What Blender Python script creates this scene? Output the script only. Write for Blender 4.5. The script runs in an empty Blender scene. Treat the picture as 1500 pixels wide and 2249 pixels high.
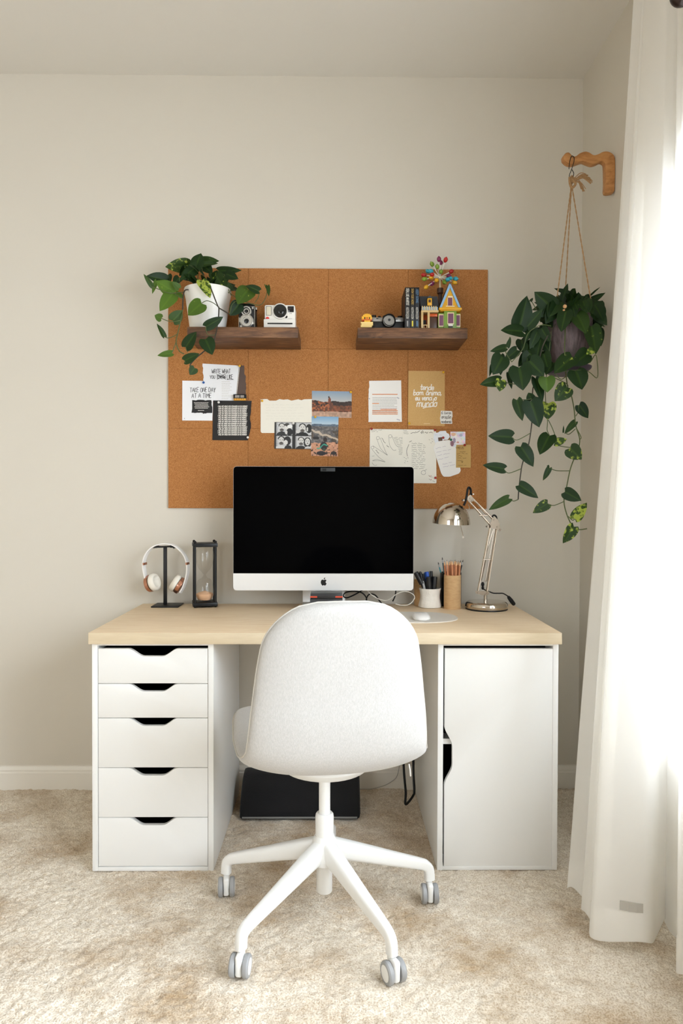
import bpy, bmesh, math, random
import numpy as np
from mathutils import Vector, Matrix
random.seed(7)
PI = math.pi
sc = bpy.context.scene
COL = sc.collection

# ------------------------------------------------------------------ camera
CAM = Vector((0.0, -2.7417, 1.1041)); F = 1567.8
yaw, pitch, roll = 0.0101, 0.0144, 0.0025
_f = Vector((math.sin(yaw), math.cos(yaw), 0)); _r = Vector((math.cos(yaw), -math.sin(yaw), 0)); _u = Vector((0, 0, 1))
_f2 = _f * math.cos(pitch) - _u * math.sin(pitch); _u2 = _u * math.cos(pitch) + _f * math.sin(pitch)
CR = _r * math.cos(roll) + _u2 * math.sin(roll); CU = _u2 * math.cos(roll) - _r * math.sin(roll); CF = _f2
cd = bpy.data.cameras.new('camera'); cam = bpy.data.objects.new('camera', cd); COL.objects.link(cam)
cd.sensor_fit = 'HORIZONTAL'; cd.sensor_width = 36; cd.lens = F / 1500 * 36; cd.clip_start = .02
M = Matrix.Identity(4)
for i in range(3):
    M[i][0], M[i][1], M[i][2], M[i][3] = CR[i], CU[i], -CF[i], CAM[i]
cam.matrix_world = M
sc.camera = cam

# ------------------------------------------------------------------ light
def sun_world():
    w = bpy.data.worlds.new('daylight_sky'); sc.world = w; w.use_nodes = True
    b = w.node_tree.nodes['Background']; b.inputs[0].default_value = (.86, .93, 1, 1); b.inputs[1].default_value = 3.5
sun_world()
def area(name, loc, rot, sx, sy, power, col=(1, 1, 1)):
    l = bpy.data.lights.new(name, 'AREA'); l.shape = 'RECTANGLE'; l.size = sx; l.size_y = sy; l.energy = power; l.color = col
    o = bpy.data.objects.new(name, l); COL.objects.link(o); o.location = loc; o.rotation_euler = rot
    return o
# daylight outside the right window; the rear lamp is an added front fill
area('window_daylight', (1.95, -2.45, 2.05), (0, math.radians(68), 0), 2.3, 3.4, 485, (.80, .89, 1))
area('added_rear_fill', (-1.8, -4.95, 1.7), (math.radians(90), 0, 0), 1.5, 1.7, 22, (.86, .93, 1))
vs = sc.view_settings
vs.view_transform = 'Standard'; vs.look = 'None'; vs.gamma = 1; vs.use_curve_mapping = False
vs.exposure = 0.43
sc.cycles.max_bounces = 12; sc.cycles.diffuse_bounces = 8; sc.cycles.transparent_max_bounces = 24
sc.cycles.caustics_reflective = False; sc.cycles.caustics_refractive = False
sc.cycles.sample_clamp_indirect = 8

# ------------------------------------------------------------------ helpers
def ray(px, py):
    return (CF + CR * ((px - 750) / F) - CU * ((py - 1124.5) / F))
def P(px, py, y):            # point of the room at depth y that the photograph shows at px, py
    d = ray(px, py); return CAM + d * ((y - CAM.y) / d.y)
def PZ(px, py, z):
    d = ray(px, py); return CAM + d * ((z - CAM.z) / d.z)
def lin(c):
    c = c / 255
    return c / 12.92 if c <= .04045 else ((c + .055) / 1.055) ** 2.4
def rgb(*c): return (lin(c[0]), lin(c[1]), lin(c[2]), 1)

def mat(name, col, rough=.5, metal=0, bump=None, noise=None, spec=.5, coat=0, sheen=0):
    """bump=(scale, strength[, distance]); noise=(scale, second colour, detail[, stretch xyz])"""
    m = bpy.data.materials.new(name); m.use_nodes = True; nt = m.node_tree; b = nt.nodes['Principled BSDF']
    b.inputs['Base Color'].default_value = col; b.inputs['Roughness'].default_value = rough; b.inputs['Metallic'].default_value = metal
    b.inputs['Specular IOR Level'].default_value = spec; b.inputs['Coat Weight'].default_value = coat
    if sheen: b.inputs['Sheen Weight'].default_value = sheen
    tc = nt.nodes.new('ShaderNodeTexCoord')
    if noise:
        mp = nt.nodes.new('ShaderNodeMapping'); nt.links.new(tc.outputs['Object'], mp.inputs[0])
        if len(noise) > 3: mp.inputs['Scale'].default_value = noise[3]
        n = nt.nodes.new('ShaderNodeTexNoise'); n.inputs['Scale'].default_value = noise[0]; n.inputs['Detail'].default_value = noise[2]
        nt.links.new(mp.outputs[0], n.inputs['Vector'])
        r = nt.nodes.new('ShaderNodeValToRGB'); r.color_ramp.elements[0].position = .35; r.color_ramp.elements[1].position = .68
        r.color_ramp.elements[0].color = col; r.color_ramp.elements[1].color = noise[1]
        nt.links.new(n.outputs[0], r.inputs[0]); nt.links.new(r.outputs[0], b.inputs['Base Color'])
    if bump:
        n2 = nt.nodes.new('ShaderNodeTexNoise'); n2.inputs['Scale'].default_value = bump[0]; n2.inputs['Detail'].default_value = 3
        nt.links.new(tc.outputs['Object'], n2.inputs['Vector'])
        bp = nt.nodes.new('ShaderNodeBump'); bp.inputs['Strength'].default_value = bump[1]; bp.inputs['Distance'].default_value = bump[2] if len(bump) > 2 else .002
        nt.links.new(n2.outputs[0], bp.inputs['Height']); nt.links.new(bp.outputs[0], b.inputs['Normal'])
    return m

def glass(name, tint=(1, 1, 1, 1), refl=.08, ior=1.45):
    m = bpy.data.materials.new(name); m.use_nodes = True; nt = m.node_tree; nt.nodes.clear()
    o = nt.nodes.new('ShaderNodeOutputMaterial'); mx = nt.nodes.new('ShaderNodeMixShader'); t = nt.nodes.new('ShaderNodeBsdfTransparent')
    g = nt.nodes.new('ShaderNodeBsdfGlossy'); g.inputs['Roughness'].default_value = .02; lw = nt.nodes.new('ShaderNodeLayerWeight'); lw.inputs[0].default_value = .5; pw = nt.nodes.new('ShaderNodeMath'); pw.operation = 'POWER'; pw.inputs[1].default_value = 4; fr = nt.nodes.new('ShaderNodeMath'); fr.operation = 'MULTIPLY_ADD'; fr.inputs[1].default_value = refl * 4; fr.inputs[2].default_value = refl * .5
    nt.links.new(lw.outputs['Facing'], pw.inputs[0]); nt.links.new(pw.outputs[0], fr.inputs[0])
    t.inputs[0].default_value = tint
    nt.links.new(fr.outputs[0], mx.inputs[0]); nt.links.new(t.outputs[0], mx.inputs[1]); nt.links.new(g.outputs[0], mx.inputs[2]); nt.links.new(mx.outputs[0], o.inputs[0])
    return m

def new(): return bmesh.new()
def merge(bm, b2):
    me = bpy.data.meshes.new('tmp'); b2.to_mesh(me); b2.free(); bm.from_mesh(me); bpy.data.meshes.remove(me)
def box(bm, x0, x1, y0, y1, z0, z1, bev=0, seg=2, mx=None, mi=0):
    b = bmesh.new(); bmesh.ops.create_cube(b, size=1)
    for v in b.verts: v.co = Vector(((x0 + x1) / 2 + v.co.x * (x1 - x0), (y0 + y1) / 2 + v.co.y * (y1 - y0), (z0 + z1) / 2 + v.co.z * (z1 - z0)))
    if bev: bmesh.ops.bevel(b, geom=b.edges[:], offset=bev, segments=seg, affect='EDGES', profile=.5)
    for f in b.faces: f.material_index = mi
    if mx: b.transform(mx)
    merge(bm, b); return bm
def cyl(bm, p0, p1, r0, r1=None, seg=20, mi=0, cap=True):
    p0, p1 = Vector(p0), Vector(p1); r1 = r0 if r1 is None else r1; d = p1 - p0
    q = Vector((0, 0, 1)).rotation_difference(d); vs_ = []
    for p, r in ((p0, r0), (p1, r1)):
        vs_.append([bm.verts.new(p + q @ Vector((r * math.cos(2 * PI * k / seg), r * math.sin(2 * PI * k / seg), 0))) for k in range(seg)])
    for k in range(seg):
        f = bm.faces.new((vs_[0][k], vs_[0][(k + 1) % seg], vs_[1][(k + 1) % seg], vs_[1][k])); f.material_index = mi
    if cap:
        f = bm.faces.new(vs_[0][::-1]); f.material_index = mi; f = bm.faces.new(vs_[1]); f.material_index = mi
    return bm
def smooth_path(pts, n=6, closed=False):
    pts = [Vector(p) for p in pts]; out = []; N = len(pts)
    if N < 3: return pts
    for i in range(N if closed else N - 1):
        if closed: a, b, c, d = pts[i - 1], pts[i], pts[(i + 1) % N], pts[(i + 2) % N]
        else: a, b, c, d = pts[max(i - 1, 0)], pts[i], pts[i + 1], pts[min(i + 2, N - 1)]
        for k in range(n):
            t = k / n
            out.append(.5 * ((2 * b) + (c - a) * t + (2 * a - 5 * b + 4 * c - d) * t * t + (3 * b - a - 3 * c + d) * t ** 3))
    if not closed: out.append(pts[-1])
    return out
def tube(bm, pts, r, seg=8, mi=0, flat=None, up=None, sq=1):
    """sweep a round (or elliptic: flat=(a,b) factors) section along pts; r number or list"""
    pts = [Vector(p) for p in pts]; n = len(pts); rs = r if isinstance(r, (list, tuple)) else [r] * n
    rings = []; prev = None
    for i, p in enumerate(pts):
        t = (pts[min(i + 1, n - 1)] - pts[max(i - 1, 0)])
        if t.length < 1e-9: t = Vector((0, 0, 1))
        t.normalize()
        if prev is None:
            a = Vector(up) if up else (Vector((0, 0, 1)) if abs(t.z) < .9 else Vector((1, 0, 0)))
        else: a = prev
        a = (a - t * a.dot(t)); a.normalize(); prev = a; b = t.cross(a)
        fa, fb = flat if flat else (1, 1)
        cs = [(math.cos(2 * PI * k / seg), math.sin(2 * PI * k / seg)) for k in range(seg)]
        if sq != 1: cs = [(math.copysign(abs(c) ** sq, c), math.copysign(abs(s) ** sq, s)) for c, s in cs]
        rings.append([bm.verts.new(p + (a * c * fa + b * s * fb) * rs[i]) for c, s in cs])
    for i in range(n - 1):
        for k in range(seg):
            f = bm.faces.new((rings[i][k], rings[i][(k + 1) % seg], rings[i + 1][(k + 1) % seg], rings[i + 1][k])); f.material_index = mi
    f = bm.faces.new(rings[0][::-1]); f.material_index = mi; f = bm.faces.new(rings[-1]); f.material_index = mi
    return bm
def lathe(bm, prof, c=(0, 0, 0), seg=40, mx=None, mi=0, ripple=None):
    rings = []; c = Vector(c)
    for r, z in prof:
        ring = []
        for k in range(seg):
            a = 2 * PI * k / seg; rr = r * (1 + (ripple(a, z) if ripple else 0)); v = Vector((rr * math.cos(a), rr * math.sin(a), z))
            if mx: v = mx @ v
            ring.append(bm.verts.new(c + v))
        rings.append(ring)
    for i in range(len(rings) - 1):
        for k in range(seg):
            f = bm.faces.new((rings[i][k], rings[i][(k + 1) % seg], rings[i + 1][(k + 1) % seg], rings[i + 1][k])); f.material_index = mi
    if prof[0][0] > 1e-5:
        f = bm.faces.new(rings[0][::-1]); f.material_index = mi
    if prof[-1][0] > 1e-5:
        f = bm.faces.new(rings[-1]); f.material_index = mi
    bmesh.ops.remove_doubles(bm, verts=[v for r in (rings[0], rings[-1]) for v in r], dist=1e-6)
    return bm
def ball(bm, c, r, sx=1, sy=1, sz=1, mi=0, sub=2):
    b = bmesh.new(); bmesh.ops.create_icosphere(b, subdivisions=sub, radius=1)
    for v in b.verts: v.co = Vector(c) + Vector((v.co.x * r * sx, v.co.y * r * sy, v.co.z * r * sz))
    for f in b.faces: f.material_index = mi
    merge(bm, b); return bm
def prism(bm, outline, ext, mi=0, bev=0):
    """outline: world points of a planar polygon; ext: extrusion vector"""
    b = bmesh.new(); vs_ = [b.verts.new(p) for p in outline]; f = b.faces.new(vs_)
    r = bmesh.ops.extrude_face_region(b, geom=[f]); ev = [g for g in r['geom'] if isinstance(g, bmesh.types.BMVert)]
    for v in ev: v.co += Vector(ext)
    bmesh.ops.recalc_face_normals(b, faces=b.faces[:])
    if bev:
        es = [e for e in b.edges if abs((e.verts[0].co - e.verts[1].co).normalized().dot(Vector(ext).normalized())) < .5]
        bmesh.ops.bevel(b, geom=es, offset=bev, segments=2, affect='EDGES', profile=.5)
    for f in b.faces: f.material_index = mi
    merge(bm, b); return bm

def origin(o):
    v = Vector((0, 0, 0))
    while o is not None: v = v + o.location; o = o.parent
    return v
def obj(name, bm, mats, parent=None, smooth=35, local=False, recalc=True):
    if recalc: bmesh.ops.recalc_face_normals(bm, faces=bm.faces[:])
    if parent is not None and not local:
        off = origin(parent)
        for v in bm.verts: v.co -= off
    me = bpy.data.meshes.new(name); bm.to_mesh(me); bm.free()
    for m in (mats if isinstance(mats, (list, tuple)) else [mats]): me.materials.append(m)
    if smooth:
        me.shade_smooth(); me.set_sharp_from_angle(angle=math.radians(smooth))
    o = bpy.data.objects.new(name, me); COL.objects.link(o); o.parent = parent
    return o
def tag(o, label, cat, group=None, kind=None):
    if label: o['label'] = label
    if cat: o['category'] = cat
    if group: o['group'] = group
    if kind: o['kind'] = kind
    return o
def thing(name, label, cat, loc=(0, 0, 0), group=None):
    o = bpy.data.objects.new(name, None); o.empty_display_size = .05; COL.objects.link(o); o.location = loc
    return tag(o, label, cat, group)
def struct(name, bm, m, parent=None, smooth=35):
    o = obj(name, bm, m, parent, smooth)
    if parent is None: o['kind'] = 'structure'
    return o
def recenter(o):              # put the origin of a one-mesh thing at the middle of its base
    me = o.data; xs = [v.co.copy() for v in me.vertices]
    c = Vector(((min(v.x for v in xs) + max(v.x for v in xs)) / 2, (min(v.y for v in xs) + max(v.y for v in xs)) / 2, min(v.z for v in xs)))
    me.transform(Matrix.Translation(-c)); o.location = c; return o

# ------------------------------------------------------------------ materials
m_wall = mat('painted_wall', rgb(205, 199, 187), .75, bump=(260, .12, .0012))
m_ceil = mat('painted_ceiling', rgb(212, 208, 200), .85, bump=(180, .1, .001))
m_trim = mat('white_trim', rgb(226, 222, 213), .45)
m_white = mat('white_laminate', rgb(228, 228, 226), .42)
m_whitepl = mat('white_plastic', rgb(226, 226, 224), .35)
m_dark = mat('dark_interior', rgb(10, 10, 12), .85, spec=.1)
m_black = mat('black_plastic', rgb(14, 14, 15), .42, spec=.3)
m_blackmetal = mat('black_metal', rgb(12, 12, 13), .42, spec=.35)
m_cable = mat('black_rubber', rgb(12, 12, 13), .5, spec=.3)
m_steel = mat('polished_nickel', rgb(205, 196, 184), .12, 1)
m_steel3 = mat('dark_nickel_plate', rgb(128, 116, 102), .25, 1)
m_steel2 = mat('nickel_rod', rgb(196, 182, 166), .22, 1)
m_alu = mat('silver_aluminium', rgb(214, 214, 213), .36, .55)
m_chrome = mat('chrome', rgb(215, 215, 212), .14, 1)
m_screen = mat('dark_screen_glass', rgb(3, 3, 4), .06, spec=.03)
m_jute = mat('jute_rope', rgb(158, 122, 82), .9, bump=(900, .8, .002), noise=(500, rgb(190, 152, 108), 2))
m_fabric = mat('pale_woven_fabric', rgb(174, 172, 169), .9, bump=(900, .35, .001), noise=(420, rgb(185, 183, 180), 3, (1, 1, .35)), sheen=.15)
m_pipe = mat('piping_cord', rgb(190, 186, 178), .85)
m_kraft = mat('kraft_card', rgb(196, 156, 98), .85, noise=(300, rgb(204, 166, 108), 3))
m_card = mat('cardboard_tube', rgb(200, 165, 120), .85, noise=(60, rgb(190, 153, 108), 3, (1, 1, 3)))
m_paper = mat('white_paper', rgb(232, 230, 226), .85)
m_paper2 = mat('warm_paper', rgb(228, 224, 212), .85)
m_papercool = mat('cool_white_paper', rgb(228, 229, 232), .85)
m_blackpaper = mat('black_paper', rgb(38, 36, 36), .85)
m_ink = mat('black_ink', rgb(34, 32, 32), .7)
m_inkgrey = mat('grey_print', rgb(150, 148, 146), .8)
m_inkfaint = mat('faint_print', rgb(196, 193, 186), .8)
m_inkwhite = mat('white_print', rgb(238, 234, 226), .8)
m_orangeink = mat('orange_highlight', rgb(216, 140, 98), .8)
m_inkblue = mat('mauve_handwriting', rgb(176, 166, 184), .8)
m_inkbrown = mat('brown_handwriting', rgb(118, 92, 52), .8)
m_wood_oak = None

def wood(name, c1, c2, c3, scale, stretch, rough, bump=.15, streak=None):
    m = bpy.data.materials.new(name); m.use_nodes = True; nt = m.node_tree; b = nt.nodes['Principled BSDF']; b.inputs['Roughness'].default_value = rough
    tc = nt.nodes.new('ShaderNodeTexCoord'); mp = nt.nodes.new('ShaderNodeMapping'); mp.inputs['Scale'].default_value = stretch
    nt.links.new(tc.outputs['Object'], mp.inputs[0])
    n = nt.nodes.new('ShaderNodeTexNoise'); n.inputs['Scale'].default_value = scale; n.inputs['Detail'].default_value = 6; n.inputs['Roughness'].default_value = .6; n.inputs['Distortion'].default_value = .6
    nt.links.new(mp.outputs[0], n.inputs['Vector'])
    r = nt.nodes.new('ShaderNodeValToRGB'); e = r.color_ramp.elements; e[0].position = .3; e[0].color = c1; e[1].position = .72; e[1].color = c3
    k = e.new(.5); k.color = c2
    nt.links.new(n.outputs[0], r.inputs[0]); nt.links.new(r.outputs[0], b.inputs['Base Color'])
    bp = nt.nodes.new('ShaderNodeBump'); bp.inputs['Strength'].default_value = bump; bp.inputs['Distance'].default_value = .002
    nt.links.new(n.outputs[0], bp.inputs['Height']); nt.links.new(bp.outputs[0], b.inputs['Normal'])
    return m
m_oak = wood('pale_oak', rgb(226, 200, 164), rgb(234, 211, 178), rgb(240, 220, 190), 9, (1.0, 9, 9), .5, .05)
m_oakedge = wood('pale_oak_edge', rgb(202, 184, 154), rgb(207, 190, 160), rgb(212, 196, 168), 9, (1, 9, 9), .5, .04)
m_rustic = wood('dark_rustic_wood', rgb(56, 35, 22), rgb(102, 69, 44), rgb(138, 99, 66), 7, (1.6, 11, 11), .6, .5)
m_bracket = wood('honey_oak', rgb(150, 98, 52), rgb(178, 124, 70), rgb(192, 140, 84), 24, (1, 5, 3), .5, .1)

def carpet():
    m = bpy.data.materials.new('beige_carpet'); m.use_nodes = True; nt = m.node_tree; b = nt.nodes['Principled BSDF']; b.inputs['Roughness'].default_value = .95
    b.inputs['Specular IOR Level'].default_value = .1; b.inputs['Sheen Weight'].default_value = .2
    tc = nt.nodes.new('ShaderNodeTexCoord')
    def noise(s, d, rr=.5):
        n = nt.nodes.new('ShaderNodeTexNoise'); n.inputs['Scale'].default_value = s; n.inputs['Detail'].default_value = d; n.inputs['Roughness'].default_value = rr
        nt.links.new(tc.outputs['Object'], n.inputs['Vector']); return n
    big = noise(3.6, 5, .62); small = noise(240, 1.5); mid = noise(40, 3)
    r1 = nt.nodes.new('ShaderNodeValToRGB'); r1.color_ramp.elements[0].position = .33; r1.color_ramp.elements[1].position = .55
    r1.color_ramp.elements[0].color = rgb(184, 162, 132); r1.color_ramp.elements[1].color = rgb(230, 221, 206)
    nt.links.new(big.outputs[0], r1.inputs[0])
    r2 = nt.nodes.new('ShaderNodeValToRGB'); r2.color_ramp.elements[0].position = .3; r2.color_ramp.elements[1].position = .6
    r2.color_ramp.elements[0].color = (.66, .59, .51, 1); r2.color_ramp.elements[1].color = (1, 1, 1, 1); nt.links.new(small.outputs[0], r2.inputs[0])
    r3 = nt.nodes.new('ShaderNodeValToRGB'); r3.color_ramp.elements[0].position = .3; r3.color_ramp.elements[1].position = .55
    r3.color_ramp.elements[0].color = (.88, .85, .81, 1); r3.color_ramp.elements[1].color = (1, 1, 1, 1); nt.links.new(mid.outputs[0], r3.inputs[0])
    def mul(a, c):
        x = nt.nodes.new('ShaderNodeMix'); x.data_type = 'RGBA'; x.blend_type = 'MULTIPLY'; x.inputs[0].default_value = 1
        nt.links.new(a, x.inputs[6]); nt.links.new(c, x.inputs[7]); return x.outputs[2]
    nt.links.new(mul(mul(r1.outputs[0], r2.outputs[0]), r3.outputs[0]), b.inputs['Base Color'])
    bp = nt.nodes.new('ShaderNodeBump'); bp.inputs['Strength'].default_value = .6; bp.inputs['Distance'].default_value = .004
    nt.links.new(small.outputs[0], bp.inputs['Height']); nt.links.new(bp.outputs[0], b.inputs['Normal'])
    return m
m_carpet = carpet()

def cork():
    m = bpy.data.materials.new('cork'); m.use_nodes = True; nt = m.node_tree; b = nt.nodes['Principled BSDF']; b.inputs['Roughness'].default_value = .9; b.inputs['Specular IOR Level'].default_value = .2
    tc = nt.nodes.new('ShaderNodeTexCoord'); v = nt.nodes.new('ShaderNodeTexVoronoi'); v.inputs['Scale'].default_value = 620
    nt.links.new(tc.outputs['Object'], v.inputs['Vector'])
    r = nt.nodes.new('ShaderNodeValToRGB'); e = r.color_ramp.elements; e[0].color = rgb(150, 98, 54); e[1].color = rgb(182, 128, 78); e[0].position = .1; e[1].position = .9
    k = e.new(.45); k.color = rgb(166, 112, 64)
    sp = nt.nodes.new('ShaderNodeSeparateColor'); nt.links.new(v.outputs['Color'], sp.inputs[0]); nt.links.new(sp.outputs[0], r.inputs[0])
    nt.links.new(r.outputs[0], b.inputs['Base Color'])
    bp = nt.nodes.new('ShaderNodeBump'); bp.inputs['Strength'].default_value = .2; bp.inputs['Distance'].default_value = .001
    nt.links.new(v.outputs['Distance'], bp.inputs['Height']); nt.links.new(bp.outputs[0], b.inputs['Normal'])
    return m
m_cork = cork()

def leafmat():
    m = bpy.data.materials.new('pothos_leaf'); m.use_nodes = True; nt = m.node_tree; b = nt.nodes['Principled BSDF']; b.inputs['Roughness'].default_value = .5; b.inputs['Specular IOR Level'].default_value = .25
    at = nt.nodes.new('ShaderNodeAttribute'); at.attribute_name = 'leaf'; sp = nt.nodes.new('ShaderNodeSeparateColor'); nt.links.new(at.outputs['Color'], sp.inputs[0])
    tc = nt.nodes.new('ShaderNodeTexCoord')
    n = nt.nodes.new('ShaderNodeTexNoise'); n.inputs['Scale'].default_value = 75; n.inputs['Detail'].default_value = 2; nt.links.new(tc.outputs['Object'], n.inputs['Vector'])
    g = nt.nodes.new('ShaderNodeMix'); g.data_type = 'RGBA'; g.inputs[6].default_value = rgb(21, 44, 17); g.inputs[7].default_value = rgb(98, 132, 42)
    nt.links.new(sp.outputs[0], g.inputs[0])
    th = nt.nodes.new('ShaderNodeMath'); th.operation = 'ADD'; nt.links.new(n.outputs[0], th.inputs[0]); nt.links.new(sp.outputs[1], th.inputs[1])
    mr = nt.nodes.new('ShaderNodeMapRange'); mr.inputs[1].default_value = .80; mr.inputs[2].default_value = .90; nt.links.new(th.outputs[0], mr.inputs[0])
    y = nt.nodes.new('ShaderNodeMix'); y.data_type = 'RGBA'; y.inputs[7].default_value = rgb(164, 178, 74); nt.links.new(mr.outputs[0], y.inputs[0]); nt.links.new(g.outputs[2], y.inputs[6])
    nt.links.new(y.outputs[2], b.inputs['Base Color'])
    tr = nt.nodes.new('ShaderNodeBsdfTranslucent'); nt.links.new(y.outputs[2], tr.inputs[0]); mx = nt.nodes.new('ShaderNodeMixShader'); mx.inputs[0].default_value = .18
    nt.links.new(b.outputs[0], mx.inputs[1]); nt.links.new(tr.outputs[0], mx.inputs[2]); nt.links.new(mx.outputs[0], nt.nodes['Material Output'].inputs[0])
    return m
m_leaf = leafmat()
m_vine = mat('vine_stem', rgb(72, 84, 38), .55)
m_vinedark = mat('dark_vine_stem', rgb(52, 46, 34), .6)

def curtainmat():
    m = bpy.data.materials.new('sheer_white_fabric'); m.use_nodes = True; nt = m.node_tree; nt.nodes.clear()
    o = nt.nodes.new('ShaderNodeOutputMaterial'); d = nt.nodes.new('ShaderNodeBsdfDiffuse'); t = nt.nodes.new('ShaderNodeBsdfTranslucent'); tr = nt.nodes.new('ShaderNodeBsdfTransparent')
    d.inputs[0].default_value = rgb(250, 249, 246); t.inputs[0].default_value = rgb(250, 249, 246)
    a = nt.nodes.new('ShaderNodeMixShader'); a.inputs[0].default_value = .44; b = nt.nodes.new('ShaderNodeMixShader'); b.inputs[0].default_value = .13
    nt.links.new(d.outputs[0], a.inputs[1]); nt.links.new(t.outputs[0], a.inputs[2]); nt.links.new(a.outputs[0], b.inputs[1]); nt.links.new(tr.outputs[0], b.inputs[2]); nt.links.new(b.outputs[0], o.inputs[0])
    return m
m_curtain = curtainmat()
m_pane = glass('window_pane_glass')
m_bulb = glass('clear_glass', (.97, .965, .95, 1), ior=1.3)

# ------------------------------------------------------------------ room
XR, XL, YB, ZC, TH = .9475, -2.6, -4.6, 2.7225, .14
def floor():
    bm = new(); x0, x1, y0, y1, s = -1.4, XR, -1.5, 0.0, .0055
    nx, ny = int((x1 - x0) / s), int((y1 - y0) / s)
    rng = np.random.default_rng(3)
    h = rng.normal(0, 1, (nx + 1, ny + 1))
    def blur(a, k):
        for _ in range(k):
            a = (a + np.roll(a, 1, 0) + np.roll(a, -1, 0) + np.roll(a, 1, 1) + np.roll(a, -1, 1)) / 5
        return a
    a = blur(h, 1); a = a / a.std() * .0016; b = blur(rng.normal(0, 1, h.shape), 40); b = b / b.std() * .0012
    h = np.clip(a + b, -.004, .0035) - .001
    h[0, :] = h[-1, :] = 0; h[:, 0] = h[:, -1] = 0
    me = bpy.data.meshes.new('floor'); X, Y = np.meshgrid(np.linspace(x0, x1, nx + 1), np.linspace(y0, y1, ny + 1), indexing='ij')
    v = np.stack([X, Y, h], -1).reshape(-1, 3)
    ex = np.array([[XL, YB, 0], [XR, YB, 0], [XR, y0, 0], [XL, y0, 0], [XL, 0, 0], [x0, 0, 0], [x0, y0, 0]])
    n0 = len(v); v = np.concatenate([v, ex])
    i = np.arange((nx + 1) * (ny + 1)).reshape(nx + 1, ny + 1)
    q = np.stack([i[:-1, :-1], i[1:, :-1], i[1:, 1:], i[:-1, 1:]], -1).reshape(-1, 4)
    q = np.concatenate([q, [[n0, n0 + 1, n0 + 2, n0 + 3], [n0 + 3, n0 + 6, n0 + 5, n0 + 4]]])
    me.vertices.add(len(v)); me.vertices.foreach_set('co', v.ravel()); me.loops.add(q.size); me.loops.foreach_set('vertex_index', q.ravel().astype(np.int32))
    me.polygons.add(len(q)); me.polygons.foreach_set('loop_start', np.arange(0, q.size, 4, dtype=np.int32)); me.update(calc_edges=True); me.validate()
    me.materials.append(m_carpet); me.shade_smooth()
    o = bpy.data.objects.new('floor', me); COL.objects.link(o); o['kind'] = 'structure'; bm.free()
floor()
struct('ceiling', box(new(), XL - TH, XR + TH, YB - TH, TH, ZC, ZC + .1), m_ceil)
struct('wall_back', box(new(), XL - TH, XR + TH, 0, TH, -.05, ZC), m_wall)
struct('wall_left', box(new(), XL - TH, XL, YB, 0, -.05, ZC), mat('dimmed_side_wall', rgb(182, 172, 154), .75))  # unseen side wall, colour darkened so it bounces less light
# right wall with the window opening
WY0, WY1, WZ0, WZ1 = -4.0, -.91, .52, 1.98
bm = new()
box(bm, XR, XR + TH, WY1, 0, -.05, ZC); box(bm, XR, XR + TH, YB, WY0, -.05, ZC); box(bm, XR, XR + TH, WY0, WY1, -.05, WZ0); box(bm, XR, XR + TH, WY0, WY1, WZ1, ZC)
struct('wall_right', bm, m_wall)
RX0, RX1, RZ0, RZ1 = -2.45, -1.12, .75, 2.3
bm = new()
box(bm, XL - TH, RX0, YB - TH, YB, -.05, ZC); box(bm, RX1, XR + TH, YB - TH, YB, -.05, ZC); box(bm, RX0, RX1, YB - TH, YB, -.05, RZ0); box(bm, RX0, RX1, YB - TH, YB, RZ1, ZC)
struct('wall_rear', bm, mat('dimmed_rear_wall', rgb(150, 138, 120), .75))  # rear wall darkened in colour to hold back bounced light
def window(name, along, a0, a1, z0, z1, p0, p1):
    """along 'y': window in a wall of constant x between p0..p1; along 'x': constant y"""
    def bb(bm, a, b, c, d, q0, q1, bev=0):
        return box(bm, q0, q1, a, b, c, d, bev) if along == 'y' else box(bm, a, b, q0, q1, c, d, bev)
    pm = (p0 + p1) / 2; mid = (a0 + a1) / 2; zm = (z0 + z1) / 2; w = .05
    bm = new()
    bb(bm, a0, a0 + w, z0, z1, pm - .03, pm + .03, .004); bb(bm, a1 - w, a1, z0, z1, pm - .03, pm + .03, .004)
    bb(bm, a0, a1, z0, z0 + w, pm - .03, pm + .03, .004); bb(bm, a0, a1, z1 - w, z1, pm - .03, pm + .03, .004)
    bb(bm, mid - .03, mid + .03, z0, z1, pm - .03, pm + .03, .004); bb(bm, a0, a1, zm - .02, zm + .02, pm - .02, pm + .02, .003)
    o = struct(name, bm, m_trim)
    obj('window_pane', bb(new(), a0 + .02, a1 - .02, z0 + .02, z1 - .02, pm - .003, pm + .003), m_pane, o)
    return o
w1 = window('window_1', 'y', WY0, WY1, WZ0, WZ1, XR + .03, XR + TH)
obj('window_sill', box(new(), XR - .03, XR + TH, WY0 - .03, WY1 + .03, WZ0 - .03, WZ0, .004), m_trim, w1)
w2 = window('added_rear_window', 'x', RX0, RX1, RZ0, RZ1, YB - TH, YB - .03)  # invented rear window, added to let the front fill in
obj('window_sill', box(new(), RX0 - .03, RX1 + .03, YB - TH, YB + .03, RZ0 - .03, RZ0, .004), m_trim, w2)
def baseboard(name, pts, nrm):
    bm = new(); a, b = Vector(pts[0]), Vector(pts[1]); n = Vector(nrm)
    prof = [(0, -.01), (.013, -.01), (.013, .062), (.011, .066), (.011, .074), (.006, .086), (0, .088)]
    prism(bm, [a + n * d + Vector((0, 0, z)) for d, z in prof], b - a)
    struct(name, bm, m_trim, smooth=20)
baseboard('baseboard_back', ((XL, 0, 0), (XR, 0, 0)), (0, -1, 0))
baseboard('baseboard_right', ((XR, 0, 0), (XR, YB, 0)), (-1, 0, 0))
baseboard('baseboard_left', ((XL, YB, 0), (XL, 0, 0)), (1, 0, 0))
baseboard('baseboard_rear', ((XR, YB, 0), (XL, YB, 0)), (0, 1, 0))

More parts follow.
